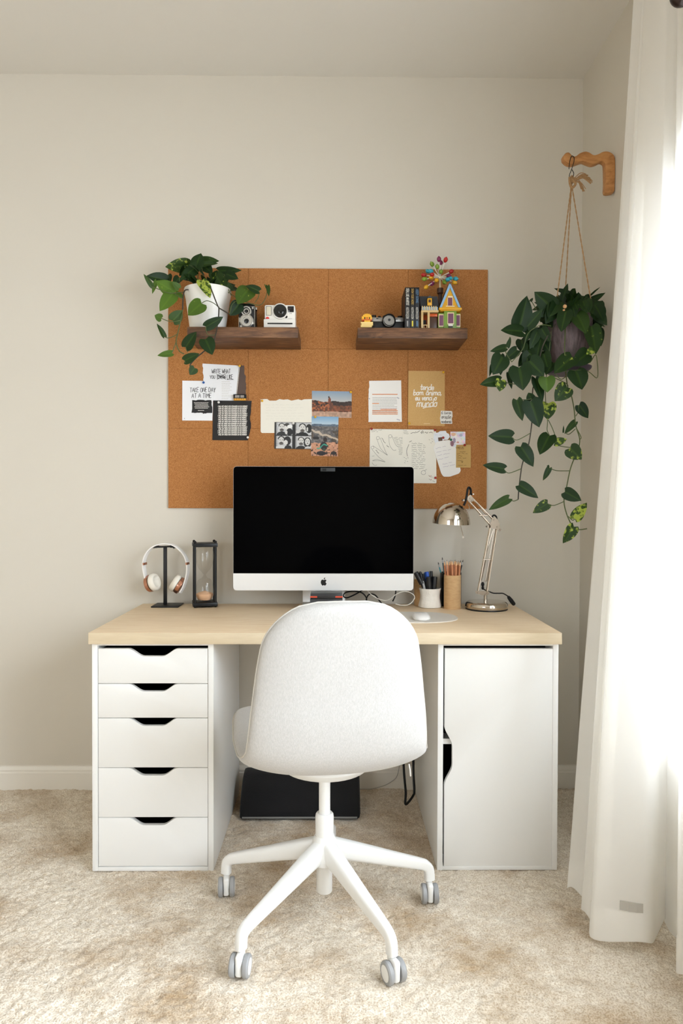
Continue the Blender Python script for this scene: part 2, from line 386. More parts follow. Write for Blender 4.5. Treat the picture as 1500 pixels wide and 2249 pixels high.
# ------------------------------------------------------------------ desk
TX, TZ, TYF, TYB = -.0238, .717, -.6405, -.0405
t = thing('worktop', 'pale oak desk worktop resting on two white cabinets', 'desk top', (TX, (TYF + TYB) / 2, TZ - .034))
bm = box(new(), TX - .6993, TX + .6993, TYF, TYB, TZ - .034, TZ, .0015, 2)
for f in bm.faces:
    if abs(f.normal.z) < .5: f.material_index = 1
obj('desk_board', bm, [m_oak, m_oakedge], t)
YC = TYF + .02; CZ = TZ - .034
def cab_shell(bm, x0, x1):
    th = .0165; y1 = YC + .575
    box(bm, x0, x0 + th, YC, y1, 0, CZ, .001); box(bm, x1 - th, x1, YC, y1, 0, CZ, .001)
    box(bm, x0 + th, x1 - th, YC, y1, CZ - .008, CZ, .001); box(bm, x0 + th, x1 - th, YC, y1, .0, .012, .001)
    box(bm, x0 + th, x1 - th, y1 - .01, y1, .012, CZ - .008)
def zpy(py, y=None):
    return P(335, py, YC if y is None else y).z
LX0 = TX - .6953; LX1 = LX0 + .361
t = thing('drawer_unit', 'white drawer cabinet of five drawers carrying the left end of the desk', 'drawer cabinet', ((LX0 + LX1) / 2, YC + .29, 0))
bm = new(); cab_shell(bm, LX0, LX1); obj('cabinet_body', bm, m_white, t)
ys = [1424.6, 1502, 1577.6, 1686.8, 1796, 1903.5]
fx0, fx1 = P(215.5, 1600, YC).x, P(456, 1600, YC).x; fc = P(336, 1600, YC).x
def notch_curve(c, half, flat, depth, n=10):
    pts = []
    for i in range(n + 1):
        s = i / n; e = s * s * (3 - 2 * s); pts.append((c - half + (half - flat) * s, -depth * e))
    return pts + [(2 * c - x, d) for x, d in reversed(pts)]
for i in range(5):
    z1 = zpy(ys[i]) - .0006; z0 = zpy(ys[i + 1]) + .0012
    dep = .0225
    o2 = [(fx0, z0), (fx1, z0), (fx1, z1)] + [(x, z1 + d) for x, d in reversed(notch_curve(fc, .074, .027, dep))] + [(fx0, z1)]
    bm = new(); prism(bm, [Vector((x, YC + .001, z)) for x, z in o2], (0, .016, 0), bev=.0012)
    d = obj('drawer', bm, m_white, t)
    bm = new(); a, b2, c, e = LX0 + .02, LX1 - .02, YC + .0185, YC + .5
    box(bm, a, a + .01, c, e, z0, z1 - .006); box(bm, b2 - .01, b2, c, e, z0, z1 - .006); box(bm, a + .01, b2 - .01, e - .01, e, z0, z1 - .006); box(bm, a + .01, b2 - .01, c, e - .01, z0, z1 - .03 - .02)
    obj('drawer_box', bm, m_dark, d)  # dark colour stands in for the shade inside the white drawers
RX_0 = TX + .6953 - .361; RX_1 = TX + .6953
t = thing('cupboard', 'white cupboard with one notched door carrying the right end of the desk', 'cupboard', ((RX_0 + RX_1) / 2, YC + .29, 0))
bm = new(); cab_shell(bm, RX_0, RX_1); obj('cabinet_body', bm, m_white, t)
zz = lambda py: P(990, py, YC).z
dx0, dx1 = P(976.5, 1600, YC).x, P(1213.5, 1600, YC).x; dz0, dz1 = zz(1903.5), zz(1425)
za, zb, zc_, zd = zz(1595), zz(1640), zz(1680), zz(1727); dd = P(993.4, 1660, YC).x - dx0
left = [(dx0, dz1)]
for i in range(11):
    s = i / 10; e = s * s * (3 - 2 * s); left.append((dx0 + dd * e, za + (zb - za) * s))
for i in range(11):
    s = i / 10; e = s * s * (3 - 2 * s); left.append((dx0 + dd * (1 - e), zc_ + (zd - zc_) * s))
left.append((dx0, dz0))
bm = new(); prism(bm, [Vector((x, YC + .001, z)) for x, z in left + [(dx1, dz0), (dx1, dz1)]], (0, .016, 0), bev=.0012)
obj('cabinet_door', bm, m_white, t)
zs = P(985, 1634, YC + .02).z
obj('shelf', box(new(), RX_0 + .017, RX_1 - .017, YC + .02, YC + .56, zs, zs + .016), m_white, t)
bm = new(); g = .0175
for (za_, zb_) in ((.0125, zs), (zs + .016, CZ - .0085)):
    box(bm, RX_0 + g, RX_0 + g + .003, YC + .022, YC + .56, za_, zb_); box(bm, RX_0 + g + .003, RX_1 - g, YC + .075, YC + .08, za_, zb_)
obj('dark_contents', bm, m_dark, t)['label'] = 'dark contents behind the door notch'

# ------------------------------------------------------------------ swivel chair
CX, CY = -.024, -.857          # column on the carpet
ch = thing('swivel_chair', 'pale fabric swivel chair on white five arm base in front of the desk', 'chair', (CX, CY, 0))
RZc = math.radians(8.5); Rm = Matrix.Rotation(RZc, 4, 'Z')
prof_pts = [(.205, .490), (.17, .494), (.07, .496), (-.05, .489), (-.135, .480), (-.196, .487), (-.241, .520), (-.260, .585), (-.266, .67), (-.274, .75), (-.284, .83), (-.290, .881)]
prof = smooth_path([Vector((0, a, b)) for a, b in prof_pts], 6)
L = [0]
for i in range(1, len(prof)): L.append(L[-1] + (prof[i] - prof[i - 1]).length)
def hw_at(s):
    tot = L[-1]
    keys = [(0, .222), (.06, .232), (.15, .240), (.28, .240), (.38, .230), (.46, .213), (.56, .203), (.66, .191), (.74, .178), (.82, .168), (tot, .160)]
    for (a, x), (b, y) in zip(keys, keys[1:]):
        if s <= b: return x + (y - x) * (s - a) / (b - a)
    return keys[-1][1]
def shell_rings():
    rings = []; NS = 40; tot = L[-1]
    for i, p in enumerate(prof):
        t_ = (prof[min(i + 1, len(prof) - 1)] - prof[max(i - 1, 0)]).normalized()
        nrm = Vector((0, -t_.z, t_.y)) * -1     # towards the sitter
        if i < 8: pass
        if nrm.z < 0 and abs(t_.y) > .7: nrm = -nrm
        if abs(t_.z) > .5 and nrm.y < 0: nrm = -nrm
        s = L[i]; hw = hw_at(s); thk = .026
        for dend, rc in ((s, .09), (tot - s, .105)):
            if dend < rc: hw = hw - rc + math.sqrt(max(rc * rc - (rc - dend) ** 2, 0))
            if dend < .03: thk = thk * (.35 + .65 * math.sqrt(max(1 - (1 - dend / .03) ** 2, 0)))
        ring = []
        for k in range(NS):
            a = 2 * PI * k / NS; c_, s_ = math.cos(a), math.sin(a)
            x = hw * math.copysign(abs(c_) ** .62, c_); h = thk * math.copysign(abs(s_) ** .75, s_)
            lift = .022 * abs(x / .24) ** 2.4
            puff = .006 * (1 - min(1, abs(x) / max(hw, .01)) ** 2) * (1 if h < 0 else .4)
            crown = -.016 * (x / .17) ** 2 * max(0, 1 - (tot - s) / .12)
            ring.append(p + Vector((x, 0, crown)) + nrm * (h + lift + math.copysign(puff, h)))
        rings.append((ring, nrm))
    return rings
rings = shell_rings()
bm = new(); vr = [[bm.verts.new(Rm @ v) for v in r] for r, _ in rings]
for i in range(len(vr) - 1):
    n = len(vr[i])
    for k in range(n): bm.faces.new((vr[i][k], vr[i][(k + 1) % n], vr[i + 1][(k + 1) % n], vr[i + 1][k]))
for vv in (vr[0][::-1], vr[-1]): bm.faces.new(vv)
shell = obj('seat_shell', bm, m_fabric, ch, smooth=60, local=True)
ss = shell.modifiers.new('subsurf', 'SUBSURF'); ss.levels = 1; ss.render_levels = 1
bm = new()
half = len(rings[0][0]) // 2
loop = [Rm @ r[0] for r, _ in rings] + [Rm @ r[half] for r, _ in rings][::-1]
tube(bm, loop + [loop[0]], .0022, 8)
obj('piping', bm, m_pipe, shell, local=True)
bm = new(); zp = Rm @ Vector((.165, -.250, .490)); tube(bm, [zp, zp + Vector((.002, -.006, -.012)), zp + Vector((.003, -.007, -.026))], .0018, 8)
obj('zip_pull', bm, m_pipe, shell, local=True)
bm = new(); lathe(bm, [(.0, .470), (.10, .452), (.108, .425), (.098, .408), (.072, .394), (.04, .382), (.022, .377), (0, .377)], seg=40)
for v in bm.verts: v.co = Rm @ Vector((v.co.x * 1.15, v.co.y * 1.2 - .02 * max(0, (v.co.z - .38) / .08), v.co.z))
obj('seat_plate', bm, m_whitepl, ch, local=True)
bm = new(); cyl(bm, (0, 0, .27), (0, 0, .40), .0150, seg=28); obj('gas_lift', bm, m_whitepl, ch, local=True)
bm = new(); lathe(bm, [(.0, .20), (.0235, .20), (.0245, .268), (.0235, .275), (.0205, .279), (.0165, .278), (0, .277)], seg=32); obj('column_sleeve', bm, m_whitepl, ch, local=True)
bm = new(); lathe(bm, [(0, .068), (.019, .068), (.021, .071), (.021, .165), (0, .165)], seg=28); obj('lower_tube', bm, m_whitepl, ch, local=True)
# base with castors: angles of the arms round the column
fl = [PZ(490, 1960, 0), PZ(527, 2132, 0), PZ(872, 2163, 0), PZ(942, 1972, 0)]
angs = []
for p in fl: angs.append(math.atan2(p.y - CY, p.x - CX))
base_a = math.radians(-90 - 36 + 0) ; offs = [a - (base_a + 2 * PI / 5 * (i - 1)) for i, a in enumerate([angs[0] if angs[0] < 0 else angs[0] - 2 * PI, angs[1], angs[2], angs[3]])]
a0 = base_a + sum(offs) / len(offs)
m_castor = mat('grey_castor_tyre', rgb(150, 151, 152), .5)
RC = .298
hub = new(); lathe(hub, [(0, .142), (.028, .142), (.040, .150), (.043, .168), (.039, .192), (.029, .212), (.0255, .220), (0, .220)], seg=40); obj('base_hub', hub, m_whitepl, ch, local=True)
for i in range(5):
    a = a0 + 2 * PI / 5 * (i - 1); d = Vector((math.cos(a), math.sin(a), 0)); u = Vector((0, 0, 1))
    path = smooth_path([d * .02 + u * .184, d * .08 + u * .166, d * .18 + u * .135, d * .268 + u * .108, d * .288 + u * .099, d * (RC - .001) + u * .086, d * (RC + .001) + u * .060], 5)
    n = len(path); rs = []
    for k, p in enumerate(path):
        rr = (p.xy.length) / RC; rs.append(.0275 - .0135 * min(rr, 1))
    bm = new(); tube(bm, path, rs, 24, flat=(1.0, .82), up=u, sq=.62); arm = obj('base_arm', bm, m_whitepl, ch, smooth=60, local=True)
    # castor, turned its own way
    c = d * RC; ca = [-1.45, -1.7, -1.15, -1.55, -1.4][i]; e = Vector((math.cos(ca), math.sin(ca), 0)); ax = Vector((-e.y, e.x, 0))
    wc = c + e * .010 + u * .0262
    bm = new(); cyl(bm, c + u * .066, c + u * .040, .0085, seg=16)
    q = Matrix((( ax.x, e.x, 0, wc.x), (ax.y, e.y, 0, wc.y), (0, 0, 1, wc.z), (0, 0, 0, 1)))
    box(bm, -.0085, .0085, -.020, .020, -.018, .031, .006, 3, mx=q)
    cas = obj('castor', bm, m_whitepl, ch, local=True)
    for s in (-1, 1):
        bm = new(); w0 = wc + ax * (s * .0095); w1 = wc + ax * (s * .0225)
        mq = Vector((0, 0, 1)).rotation_difference(ax * s).to_matrix().to_4x4()
        lathe(bm, [(0, 0), (.0245, 0), (.0262, .003), (.0262, .010), (.0235, .0132), (.019, .0136)], w0, 28, mx=mq)
        lathe(bm, [(.019, .0134), (.010, .0150), (0, .0152)], w0, 28, mx=mq, mi=1)
        obj('castor_wheel', bm, [m_castor, m_whitepl], cas, local=True)

# ------------------------------------------------------------------ things under the desk
t = thing('foot_cushion', 'black fabric foot cushion with grey zip on the carpet under the desk', 'cushion', P(657, 1790, -.28))
c0 = PZ(524, 1802, 0); c1 = PZ(792, 1802, 0)
yf_, yb_ = c0.y, -.10
sec = [(yf_, .004), (yf_ + .012, .022), (yf_ + .06, .08), (yf_ + .11, .115), (yf_ + .16, .125), (yb_, .115), (yb_ + .01, .10), (yb_ + .01, .004)]
bm = new(); prism(bm, [Vector((c0.x, y, z)) for y, z in sec], (c1.x - c0.x, 0, 0), bev=.012)
obj('cushion_cover', bm, mat('black_plush', rgb(9, 9, 11), .95, bump=(300, .5, .002), sheen=.1), t)
bm = new(); tube(bm, [Vector((c0.x + .012, yf_ - .002, .010)), Vector((c1.x - .012, yf_ - .002, .010))], .0035, 8)
obj('zip', bm, mat('grey_zip', rgb(120, 120, 118), .5), t)
bm = new(); yy = -.26
tube(bm, smooth_path([P(886, 1400, -.16), P(884, 1600, -.2), P(887, 1690, -.23), P(891, 1740, -.26), P(890, 1764, -.27), P(895, 1764, -.27), P(907, 1748, -.25), P(910, 1735, -.24), P(908, 1690, -.22), P(907, 1560, -.18), P(905, 1400, -.14)], 6), .0042, 10)
recenter(tag(obj('power_cord', bm, m_cable), 'black power cord hanging in a loop under the desk beside the cupboard', 'cord'))
bm = new(); tube(bm, smooth_path([P(876, 1420, -.03), P(880, 1600, -.03), P(876, 1690, -.035), P(858, 1718, -.04), P(820, 1732, -.05), P(790, 1733, -.055), P(740, 1735, -.06)], 6), .0016, 8)
recenter(tag(obj('thin_cable', bm, mat('grey_cable', rgb(168, 164, 156), .5)), 'thin grey cable trailing down the wall behind the foot cushion', 'cable'))

# ------------------------------------------------------------------ corkboard
BX, BZ, BW, BH, BT = -.0248, 1.5349, 1.2192, .9144, .008
bm = new(); g = .0009
for i in range(4):
    for j in range(3):
        x0 = BX - BW / 2 + BW / 4 * i; z0 = BZ - BH / 2 + BH / 3 * j
        box(bm, x0 + g / 2, x0 + BW / 4 - g / 2, -BT - .0004, -.001, z0 + g / 2, z0 + BH / 3 - g / 2, .0006, 1)
box(bm, BX - BW / 2 + .001, BX + BW / 2 - .001, -BT + .002, -.0006, BZ - BH / 2 + .001, BZ + BH / 2 - .001)
o = obj('cork_board', bm, m_cork); recenter(o); tag(o, 'large cork pinboard of square tiles on the wall above the desk', 'pinboard')
BF = -BT - .0006            # board face
# ------------------------------------------------------------------ wall shelves
SZ = P(900, 720.5, -.2).z; ST = SZ - P(900, 744, -.2).z
def shelf(px0, px1, label):
    x0, x1 = P(px0, 730, -.205).x, P(px1, 730, -.205).x
    o = obj('wall_shelf', box(new(), x0, x1, -.205, BF - .0002, SZ - ST, SZ, .002), m_rustic); recenter(o)
    return tag(o, label, 'shelf', 'dark wooden shelves on the pinboard')
shelf(411, 655, 'dark rustic wood shelf carrying the potted plant and two cameras')
shelf(785.5, 1027, 'dark rustic wood shelf carrying the books and toy house')

# ------------------------------------------------------------------ plants
leaf_layer = 'leaf'
T_ROW = [-.10, -.03, .06, .16, .28, .42, .56, .70, .82, .92, 1.0]
W_ROW = [.52, .80, .93, 1.0, .99, .93, .82, .64, .42, .19, .0]
def add_leaf(bm, base, tip, wr, tone=0., var=0., tilt=None, droop=None, fold=None, face=None):
    lay = bm.loops.layers.float_color.get(leaf_layer) or bm.loops.layers.float_color.new(leaf_layer)
    base, tip = Vector(base), Vector(tip); a = tip - base; Ln = a.length; a.normalize()
    n = Vector(face) if face else (CAM - (base + tip) / 2).normalized() + Vector((random.uniform(-.2, .35), 0, random.uniform(0, .45)))
    n = (n - a * n.dot(a)).normalized()
    tl = random.uniform(-.35, .35) if tilt is None else tilt
    n = Matrix.Rotation(tl, 3, a) @ n; s = a.cross(n)
    dr = random.uniform(.02, .16) if droop is None else droop; fd = random.uniform(.08, .3) if fold is None else fold
    W = Ln * wr / 2; J = [-1, -.72, -.4, -.12, 0, .12, .4, .72, 1]; rows = []
    for t_, w in zip(T_ROW, W_ROW):
        row = []
        for j in J:
            al = t_ + (.12 * (1 - abs(j)) if t_ < .1 else 0) * (1 - max(t_, 0) / .1 if t_ > 0 else 1) 
            x = j * w * W; z = fd * abs(x) * (1 - .4 * abs(j)) - dr * Ln * (al - .35) ** 2 + .012 * Ln * math.sin(9 * al + 3 * j) * abs(j)
            row.append(bm.verts.new(base + a * (al * Ln) + s * x + n * z))
        rows.append(row)
    for i in range(len(rows) - 1):
        for k in range(len(J) - 1):
            if i == len(rows) - 2: f = bm.faces.new((rows[i][k], rows[i][k + 1], rows[i + 1][k + 1], rows[i + 1][k])) if False else bm.faces.new((rows[i][k], rows[i][k + 1], rows[-1][4]))
            else: f = bm.faces.new((rows[i][k], rows[i][k + 1], rows[i + 1][k + 1], rows[i + 1][k]))
            f.smooth = True
            for lp in f.loops:
                mid = .12 if k in (3, 4) else 0
                lp[lay] = (min(1, tone + mid), var, 0, 1)
def foliage(name, bm, parent):
    loose = [v for v in bm.verts if not v.link_faces]; bmesh.ops.delete(bm, geom=loose, context='VERTS')
    o = obj(name, bm, m_leaf, parent, smooth=0, recalc=False)
    for p in o.data.polygons: p.use_smooth = True
    return o

# --- pothos in the white pot on the left shelf
PY = -.108
A = lambda u, v, y=-.17: P(300 + u * .146667, 540 + v * .146667, y)
B = lambda u, v, y=-.235: P(300 + u * .146667, 680 + v * .146667, y)
Zm = lambda u, v, y=-.15: P(300 + u * .26, 540 + v * .26, y)
pc = P(456.5, 700, PY); sc_ = 2.63 / F
t = thing('potted_pothos', 'trailing green pothos in a white pot on the shelf left of the cameras', 'potted plant', (pc.x, PY, SZ))
ztop = P(456, 637, PY).z; hp = ztop - SZ
bm = new()
prof = [(0, .001), (.062, .001), (.066, .004), (.0665, .012), (.063, .0125), (.066, .02), (.073, .45 * hp), (.0795, .75 * hp), (.0845, .9 * hp), (.0855, hp - .003), (.0845, hp), (.0815, hp - .001), (.078, .85 * hp), (.07, .8 * hp), (0, .8 * hp)]
lathe(bm, prof, (pc.x, PY, SZ), 56); obj('pot', bm, mat('white_ceramic', rgb(234, 232, 227), .4), t, smooth=50)
bm = new(); lathe(bm, [(0, .86 * hp), (.05, .85 * hp), (.0775, .825 * hp)], (pc.x, PY, SZ), 32); obj('soil', bm, mat('dark_soil', rgb(46, 34, 26), .95, bump=(200, 1, .01)), t)
vb = new(); vd = new(); r_ = .0019
tube(vd, smooth_path([A(800, 660, -.15), A(720, 670, -.2), A(695, 800, -.205), B(690, 0, -.205)], 5), r_ * 1.25, 8)
tube(vb, smooth_path([B(690, 0, -.205), B(660, 160, -.23), B(620, 340, -.235), B(592, 490, -.235), B(640, 620, -.235), B(712, 662, -.235)], 5), r_, 8)
tube(vb, smooth_path([B(590, 490, -.235), B(550, 600, -.235), B(530, 650, -.235)], 5), r_ * .8, 8)
tube(vd, smooth_path([A(1090, 570, -.16), A(1115, 640, -.20), A(1160, 760, -.212), A(1215, 900, -.215), A(1232, 935, -.215), A(1225, 1100, -.22), B(1215, 180, -.222), B(1200, 300, -.225), B(1180, 380, -.23), B(1145, 490, -.232), B(1020, 615, -.235), B(900, 715, -.235), B(820, 800, -.235), B(802, 840, -.235), B(820, 890, -.235)], 5), r_ * 1.2, 8)
tube(vd, smooth_path([A(1232, 930, -.215), A(1310, 975, -.212), A(1395, 1028, -.205)], 5), r_ * 1.1, 8)
for pts in ([A(1215, 905, -.215), A(1140, 850, -.217), A(1050, 822, -.218), A(975, 858, -.218)], [B(1180, 380, -.23), B(1080, 380, -.235), B(1045, 330, -.237), B(1035, 260, -.237)], [B(820, 800, -.235), B(740, 800, -.238), B(720, 765, -.238)],
            [B(660, 160, -.23), B(560, 180, -.235), B(470, 170, -.235), B(370, 130, -.235)], [B(610, 365, -.235), B(540, 405, -.237), B(470, 425, -.238), B(415, 405, -.238)], [B(770, 640, -.236), B(745, 600, -.238), B(735, 565, -.238)],
            [A(690, 800, -.205), A(600, 740, -.21), A(560, 700, -.21)], [A(350, 655, -.22), A(280, 630, -.22), A(230, 608, -.22)], [A(700, 690, -.19), A(500, 710, -.21), A(350, 655, -.22)], [A(660, 620, -.19), A(640, 530, -.19), A(645, 480, -.19)],
            [A(905, 600, -.13), A(920, 420, -.13), A(905, 300, -.13)], [A(940, 600, -.12), A(990, 450, -.12), A(960, 250, -.12)], [A(870, 560, -.12), A(850, 450, -.1), A(780, 320, -.1)], [A(560, 650, -.18), A(570, 600, -.18), A(560, 580, -.18)],
            [Zm(790, 400, -.15), Zm(860, 450, -.18), Zm(940, 480, -.19), Zm(1040, 500, -.19), Zm(1090, 440, -.19), Zm(1105, 360, -.19)], [Zm(1000, 480, -.19), Zm(1030, 430, -.19), Zm(1033, 380, -.19)], [Zm(800, 420, -.15), Zm(760, 330, -.13), Zm(740, 240, -.12)], [Zm(780, 400, -.14), Zm(720, 300, -.12), Zm(690, 210, -.1)], [Zm(860, 460, -.18), Zm(810, 490, -.2), Zm(785, 580, -.21)]):
    tube(vb, smooth_path(pts, 5), r_ * .72, 6)
obj('vine', vd, m_vinedark, t); obj('vine', vb, m_vine, t)
bm = new()
LA = [(A(790, 300, -.10), A(428, 314, -.14), .62, .22, .2, .55), (A(890, 300, -.15), A(965, 104, -.13), .85, .05, .02, .1), (A(930, 235, -.10), A(1237, 224, -.12), .48, .15, .14, .3),
      (A(930, 290, -.14), A(1220, 258, -.15), .36, .1, .06, .5), (A(905, 300, -.16), A(645, 515, -.19), .46, .05, .03, .25), (A(455, 520, -.17), A(150, 445, -.21), .62, .02, 0, .4), (A(470, 430, -.14), A(500, 545, -.15), .8, .02, 0, .2),
      (A(640, 470, -.18), A(560, 585, -.2), .8, 0, 0, .3), (A(730, 325, -.12), A(640, 450, -.13), .7, .02, 0, .3), (A(235, 612, -.22), A(105, 418, -.24), .36, .2, .05, .3), (A(300, 520, -.2), A(232, 716, -.21), .32, .55, .1, .5),
      (A(575, 700, -.19), A(285, 520, -.21), .74, .72, .13, .15), (A(545, 715, -.2), A(345, 975, -.23), .62, .62, .04, .2), (A(975, 515, -.19), A(1105, 772, -.22), .55, .3, .36, .15), (A(978, 858, -.218), A(765, 1036, -.225), .98, .52, .1, .1),
      (B(1035, 258, -.237), B(1300, 108, -.23), .52, .03, 0, .35), (B(540, 170, -.22), B(690, 10, -.215), .9, .22, .1, .15), (B(372, 132, -.235), B(268, 85, -.24), 1.15, .45, .04, .2), (B(418, 408, -.238), B(305, 205, -.25), .42, .1, .02, .4),
      (B(735, 566, -.238), B(892, 326, -.25), .72, .04, 0, .15), (B(1030, 440, -.25), B(1135, 672, -.26), .88, .03, 0, .1), (B(716, 766, -.238), B(935, 655, -.25), .58, .08, 0, .3), (B(536, 650, -.235), B(308, 685, -.245), .46, .48, .02, .15), (B(870, 872, -.236), B(797, 977, -.245), 1.05, .12, 0, .1),
      (Zm(690, 210, -.1), Zm(888, 206, -.12), .34, .06, .05, .4), (Zm(755, 235, -.12), Zm(858, 278, -.14), .68, .03, .02, .3), (Zm(660, 235, -.12), Zm(750, 370, -.15), .7, .1, .12, .25), (Zm(945, 365, -.18), Zm(850, 488, -.2), 1.0, .4, .12, .1),
      (Zm(1036, 382, -.19), Zm(920, 335, -.2), .6, .05, .02, .3), (Zm(1108, 335, -.19), Zm(1118, 424, -.2), .36, .15, .1, .4), (Zm(1095, 355, -.19), Zm(1080, 318, -.2), .3, .2, 0, .3), (Zm(865, 490, -.18), Zm(790, 590, -.19), .9, 0, 0, .2), (Zm(560, 160, -.1), Zm(640, 235, -.12), .75, .03, 0, .2),
      (Zm(640, 340, -.12), Zm(590, 260, -.12), .6, .02, 0, .2), (Zm(800, 380, -.12), Zm(770, 300, -.13), .6, .1, .1, .2), (Zm(360, 360, -.2), Zm(300, 300, -.22), .7, .4, .05, .2), (Zm(330, 400, -.19), Zm(400, 440, -.2), .6, .5, .05, .3)]
for b_, t_, w, tone, var, fd in LA: add_leaf(bm, b_, t_, w, tone, var, fold=fd)
rl = random.Random(5)
for k in range(22):
    a = rl.uniform(0, 2 * PI); r0 = rl.uniform(.01, .07); b_ = Vector((pc.x + r0 * math.cos(a), PY + r0 * math.sin(a), ztop + rl.uniform(-.005, .05)))
    d_ = Vector((math.cos(a), math.sin(a) * .8, rl.uniform(-.35, .7))).normalized()
    tp = b_ + d_ * rl.uniform(.035, .06)
    if tp.y > -.02: tp.y = -.02
    add_leaf(bm, b_, tp, rl.uniform(.55, .8), rl.uniform(0, .1), rl.choice([0, 0, .1, .2]), face=(rl.uniform(-.4, .4), -1, .6))
foliage('foliage', bm, t)

# --- hanging pothos in the corner
HY = -.31
br = thing('wooden_bracket', 'wavy oak plant bracket fixed to the right wall beside the curtain', 'bracket', (XR, HY, P(1330, 425, HY).z))
C8 = lambda u, v, y=HY: P(1200 + u * .16014, 300 + v * .16014, y)
top = [(200, 290), (240, 245), (285, 242), (330, 285), (375, 290), (430, 250), (500, 226), (560, 240), (620, 275), (690, 258), (750, 228), (820, 228), (880, 262), (910, 330), (912, 500), (905, 755)]
bot = [(890, 785), (780, 788), (776, 650), (772, 420), (755, 372), (715, 362), (660, 390), (600, 402), (530, 380), (480, 360), (430, 372), (370, 395), (310, 403), (250, 380), (205, 335)]
def c8w(u, v):
    p = C8(u, v); return Vector((min(p.x, XR - .0005), p.y, p.z))
ol = smooth_path([c8w(u, v) for u, v in top], 3)[:-1] + [c8w(905, 755)] + smooth_path([c8w(u, v) for u, v in bot], 3)
for p in ol:
    p.y = HY - .014
dx = XR - .0005 - max(p.x for p in ol)
bm = new(); prism(bm, [p + Vector((dx, 0, 0)) for p in ol], (0, .028, 0), bev=.004); obj('bracket_arm', bm, m_bracket, br)
hk = obj('wire_hook', tube(new(), smooth_path([C8(308, 445, HY - .020), C8(312, 400, HY - .020), C8(330, 300, HY - .019), C8(352, 266, HY - .016), C8(378, 285, HY - .020), C8(378, 340, HY - .021), C8(345, 450, HY - .010), C8(318, 520, HY), C8(316, 555, HY), C8(335, 572, HY), C8(365, 545, HY), C8(374, 500, HY), C8(350, 452, HY)], 6), .0012, 8), m_cable)
recenter(tag(hk, 'thin black wire hook hung over the oak bracket', 'hook'))
ht = thing('hanging_planter', 'dark ribbed hanging planter of trailing pothos on jute ropes in the corner', 'hanging plant', P(1246, 815, HY))
Cc = lambda u, v, y=HY: P(1040 + u * .2, 600 + v * .2, y)
Dd = lambda u, v, y=HY - .06: P(1040 + u * .2, 820 + v * .2, y)
pcx = P(1246, 760, HY).x; zt_, zb_ = P(1246, 690, HY).z, P(1246, 817, HY).z
bm = new(); H_ = zt_ - zb_
prof = [(0, 0), (.050, 0), (.056, .008), (.066, .06), (.076, .12), (.082, H_ - .004), (.081, H_), (.076, H_ - .002), (.072, H_ - .03), (0, H_ - .03)]
pr = smooth_path([Vector((a, 0, b)) for a, b in prof[1:6]], 4)
prof = [(0, 0)] + [(v.x, v.z) for v in pr] + prof[6:]
lathe(bm, prof, (pcx, HY, zb_), 72, ripple=lambda a, z: .035 * abs(math.sin(6 * a + 14 * z)) if .004 < z < H_ - .006 else 0)
obj('pot', bm, mat('dark_purple_wood', rgb(70, 58, 60), .6, bump=(120, .4, .003), noise=(40, rgb(104, 88, 90), 4, (3, 3, .6))), ht, smooth=50)
bm = new(); lathe(bm, [(0, -.004), (.06, -.004), (.078, .012), (.080, .018), (.076, .018), (.058, .002), (0, .002)], (pcx, HY, zb_ - .003), 48); obj('saucer', bm, mat('purple_saucer', rgb(62, 50, 70), .5), ht)
bm = new(); lathe(bm, [(0, H_ - .02), (.072, H_ - .028)], (pcx, HY, zb_), 28); obj('soil', bm, mat('potting_soil', rgb(40, 30, 24), .95), ht)
kn = C8(345, 600, HY)
for ex in (C8(150, 2180, HY - .055), C8(268, 1990, HY + .06), C8(590, 2130, HY - .02)):
    k0 = kn + Vector((0, 0, -.012)); d_ = ex - k0
    end = Vector((ex.x, ex.y, zt_)) if ex.z > zt_ else ex; end = k0 + d_ * ((zt_ - k0.z) / d_.z)
    bm = new()
    for s in range(2):
        pts = []
        for k in range(61):
            f = k / 60; p = k0.lerp(end, f); a = f * 70 + s * PI
            pts.append(p + Vector((math.cos(a) * .0011, math.sin(a) * .0011, 0)))
        tube(bm, pts, .0014, 6)
    obj('rope', bm, m_jute, ht)
bm = new()
ball(bm, kn, .010, .8, .9, 1.1); tube(bm, smooth_path([C8(318, 560, HY - .004), C8(322, 640, HY - .008), C8(350, 700, HY - .006), C8(400, 650, HY - .006), C8(360, 590, HY - .009)], 5), .0042, 8)
tube(bm, smooth_path([C8(330, 575, HY), C8(350, 545, HY + .004), C8(372, 580, HY), C8(350, 640, HY)], 5), .0036, 8)
obj('knot', bm, m_jute, ht)
bm = new(); rnd = random.Random(4)
for k in range(26):
    e = (rnd.uniform(470, 625), 0); f = k / 25
    if k < 19: end = (560 + 60 * math.sin(f * 2.4) + rnd.uniform(-20, 15), 520 + 190 * f + rnd.uniform(-15, 10))
    else: end = (490 + rnd.uniform(-20, 60), 735 + rnd.uniform(-25, 25))
    st = (385 + rnd.uniform(-8, 8), 590 + rnd.uniform(-20, 30)); md = ((st[0] + end[0]) / 2 + 5, (st[1] + end[1]) / 2 - 45)
    yo = rnd.uniform(-.012, .012)
    tube(bm, smooth_path([C8(*st, HY), C8(*md, HY + yo * .6), C8(*end, HY + yo)], 5), [.0014] * 10 + [.0017], 6)
obj('tassel', bm, m_jute, ht)
bm = new(); ball(bm, Cc(1003, 365, HY - .10), .0066); ball(bm, Cc(992, 405, HY - .10), .0042, 1, 1, .7); obj('wooden_bead', bm, mat('pale_wood_bead', rgb(206, 160, 112), .5), ht)
vb = new(); vd = new(); bm = new()
yv = HY - .075
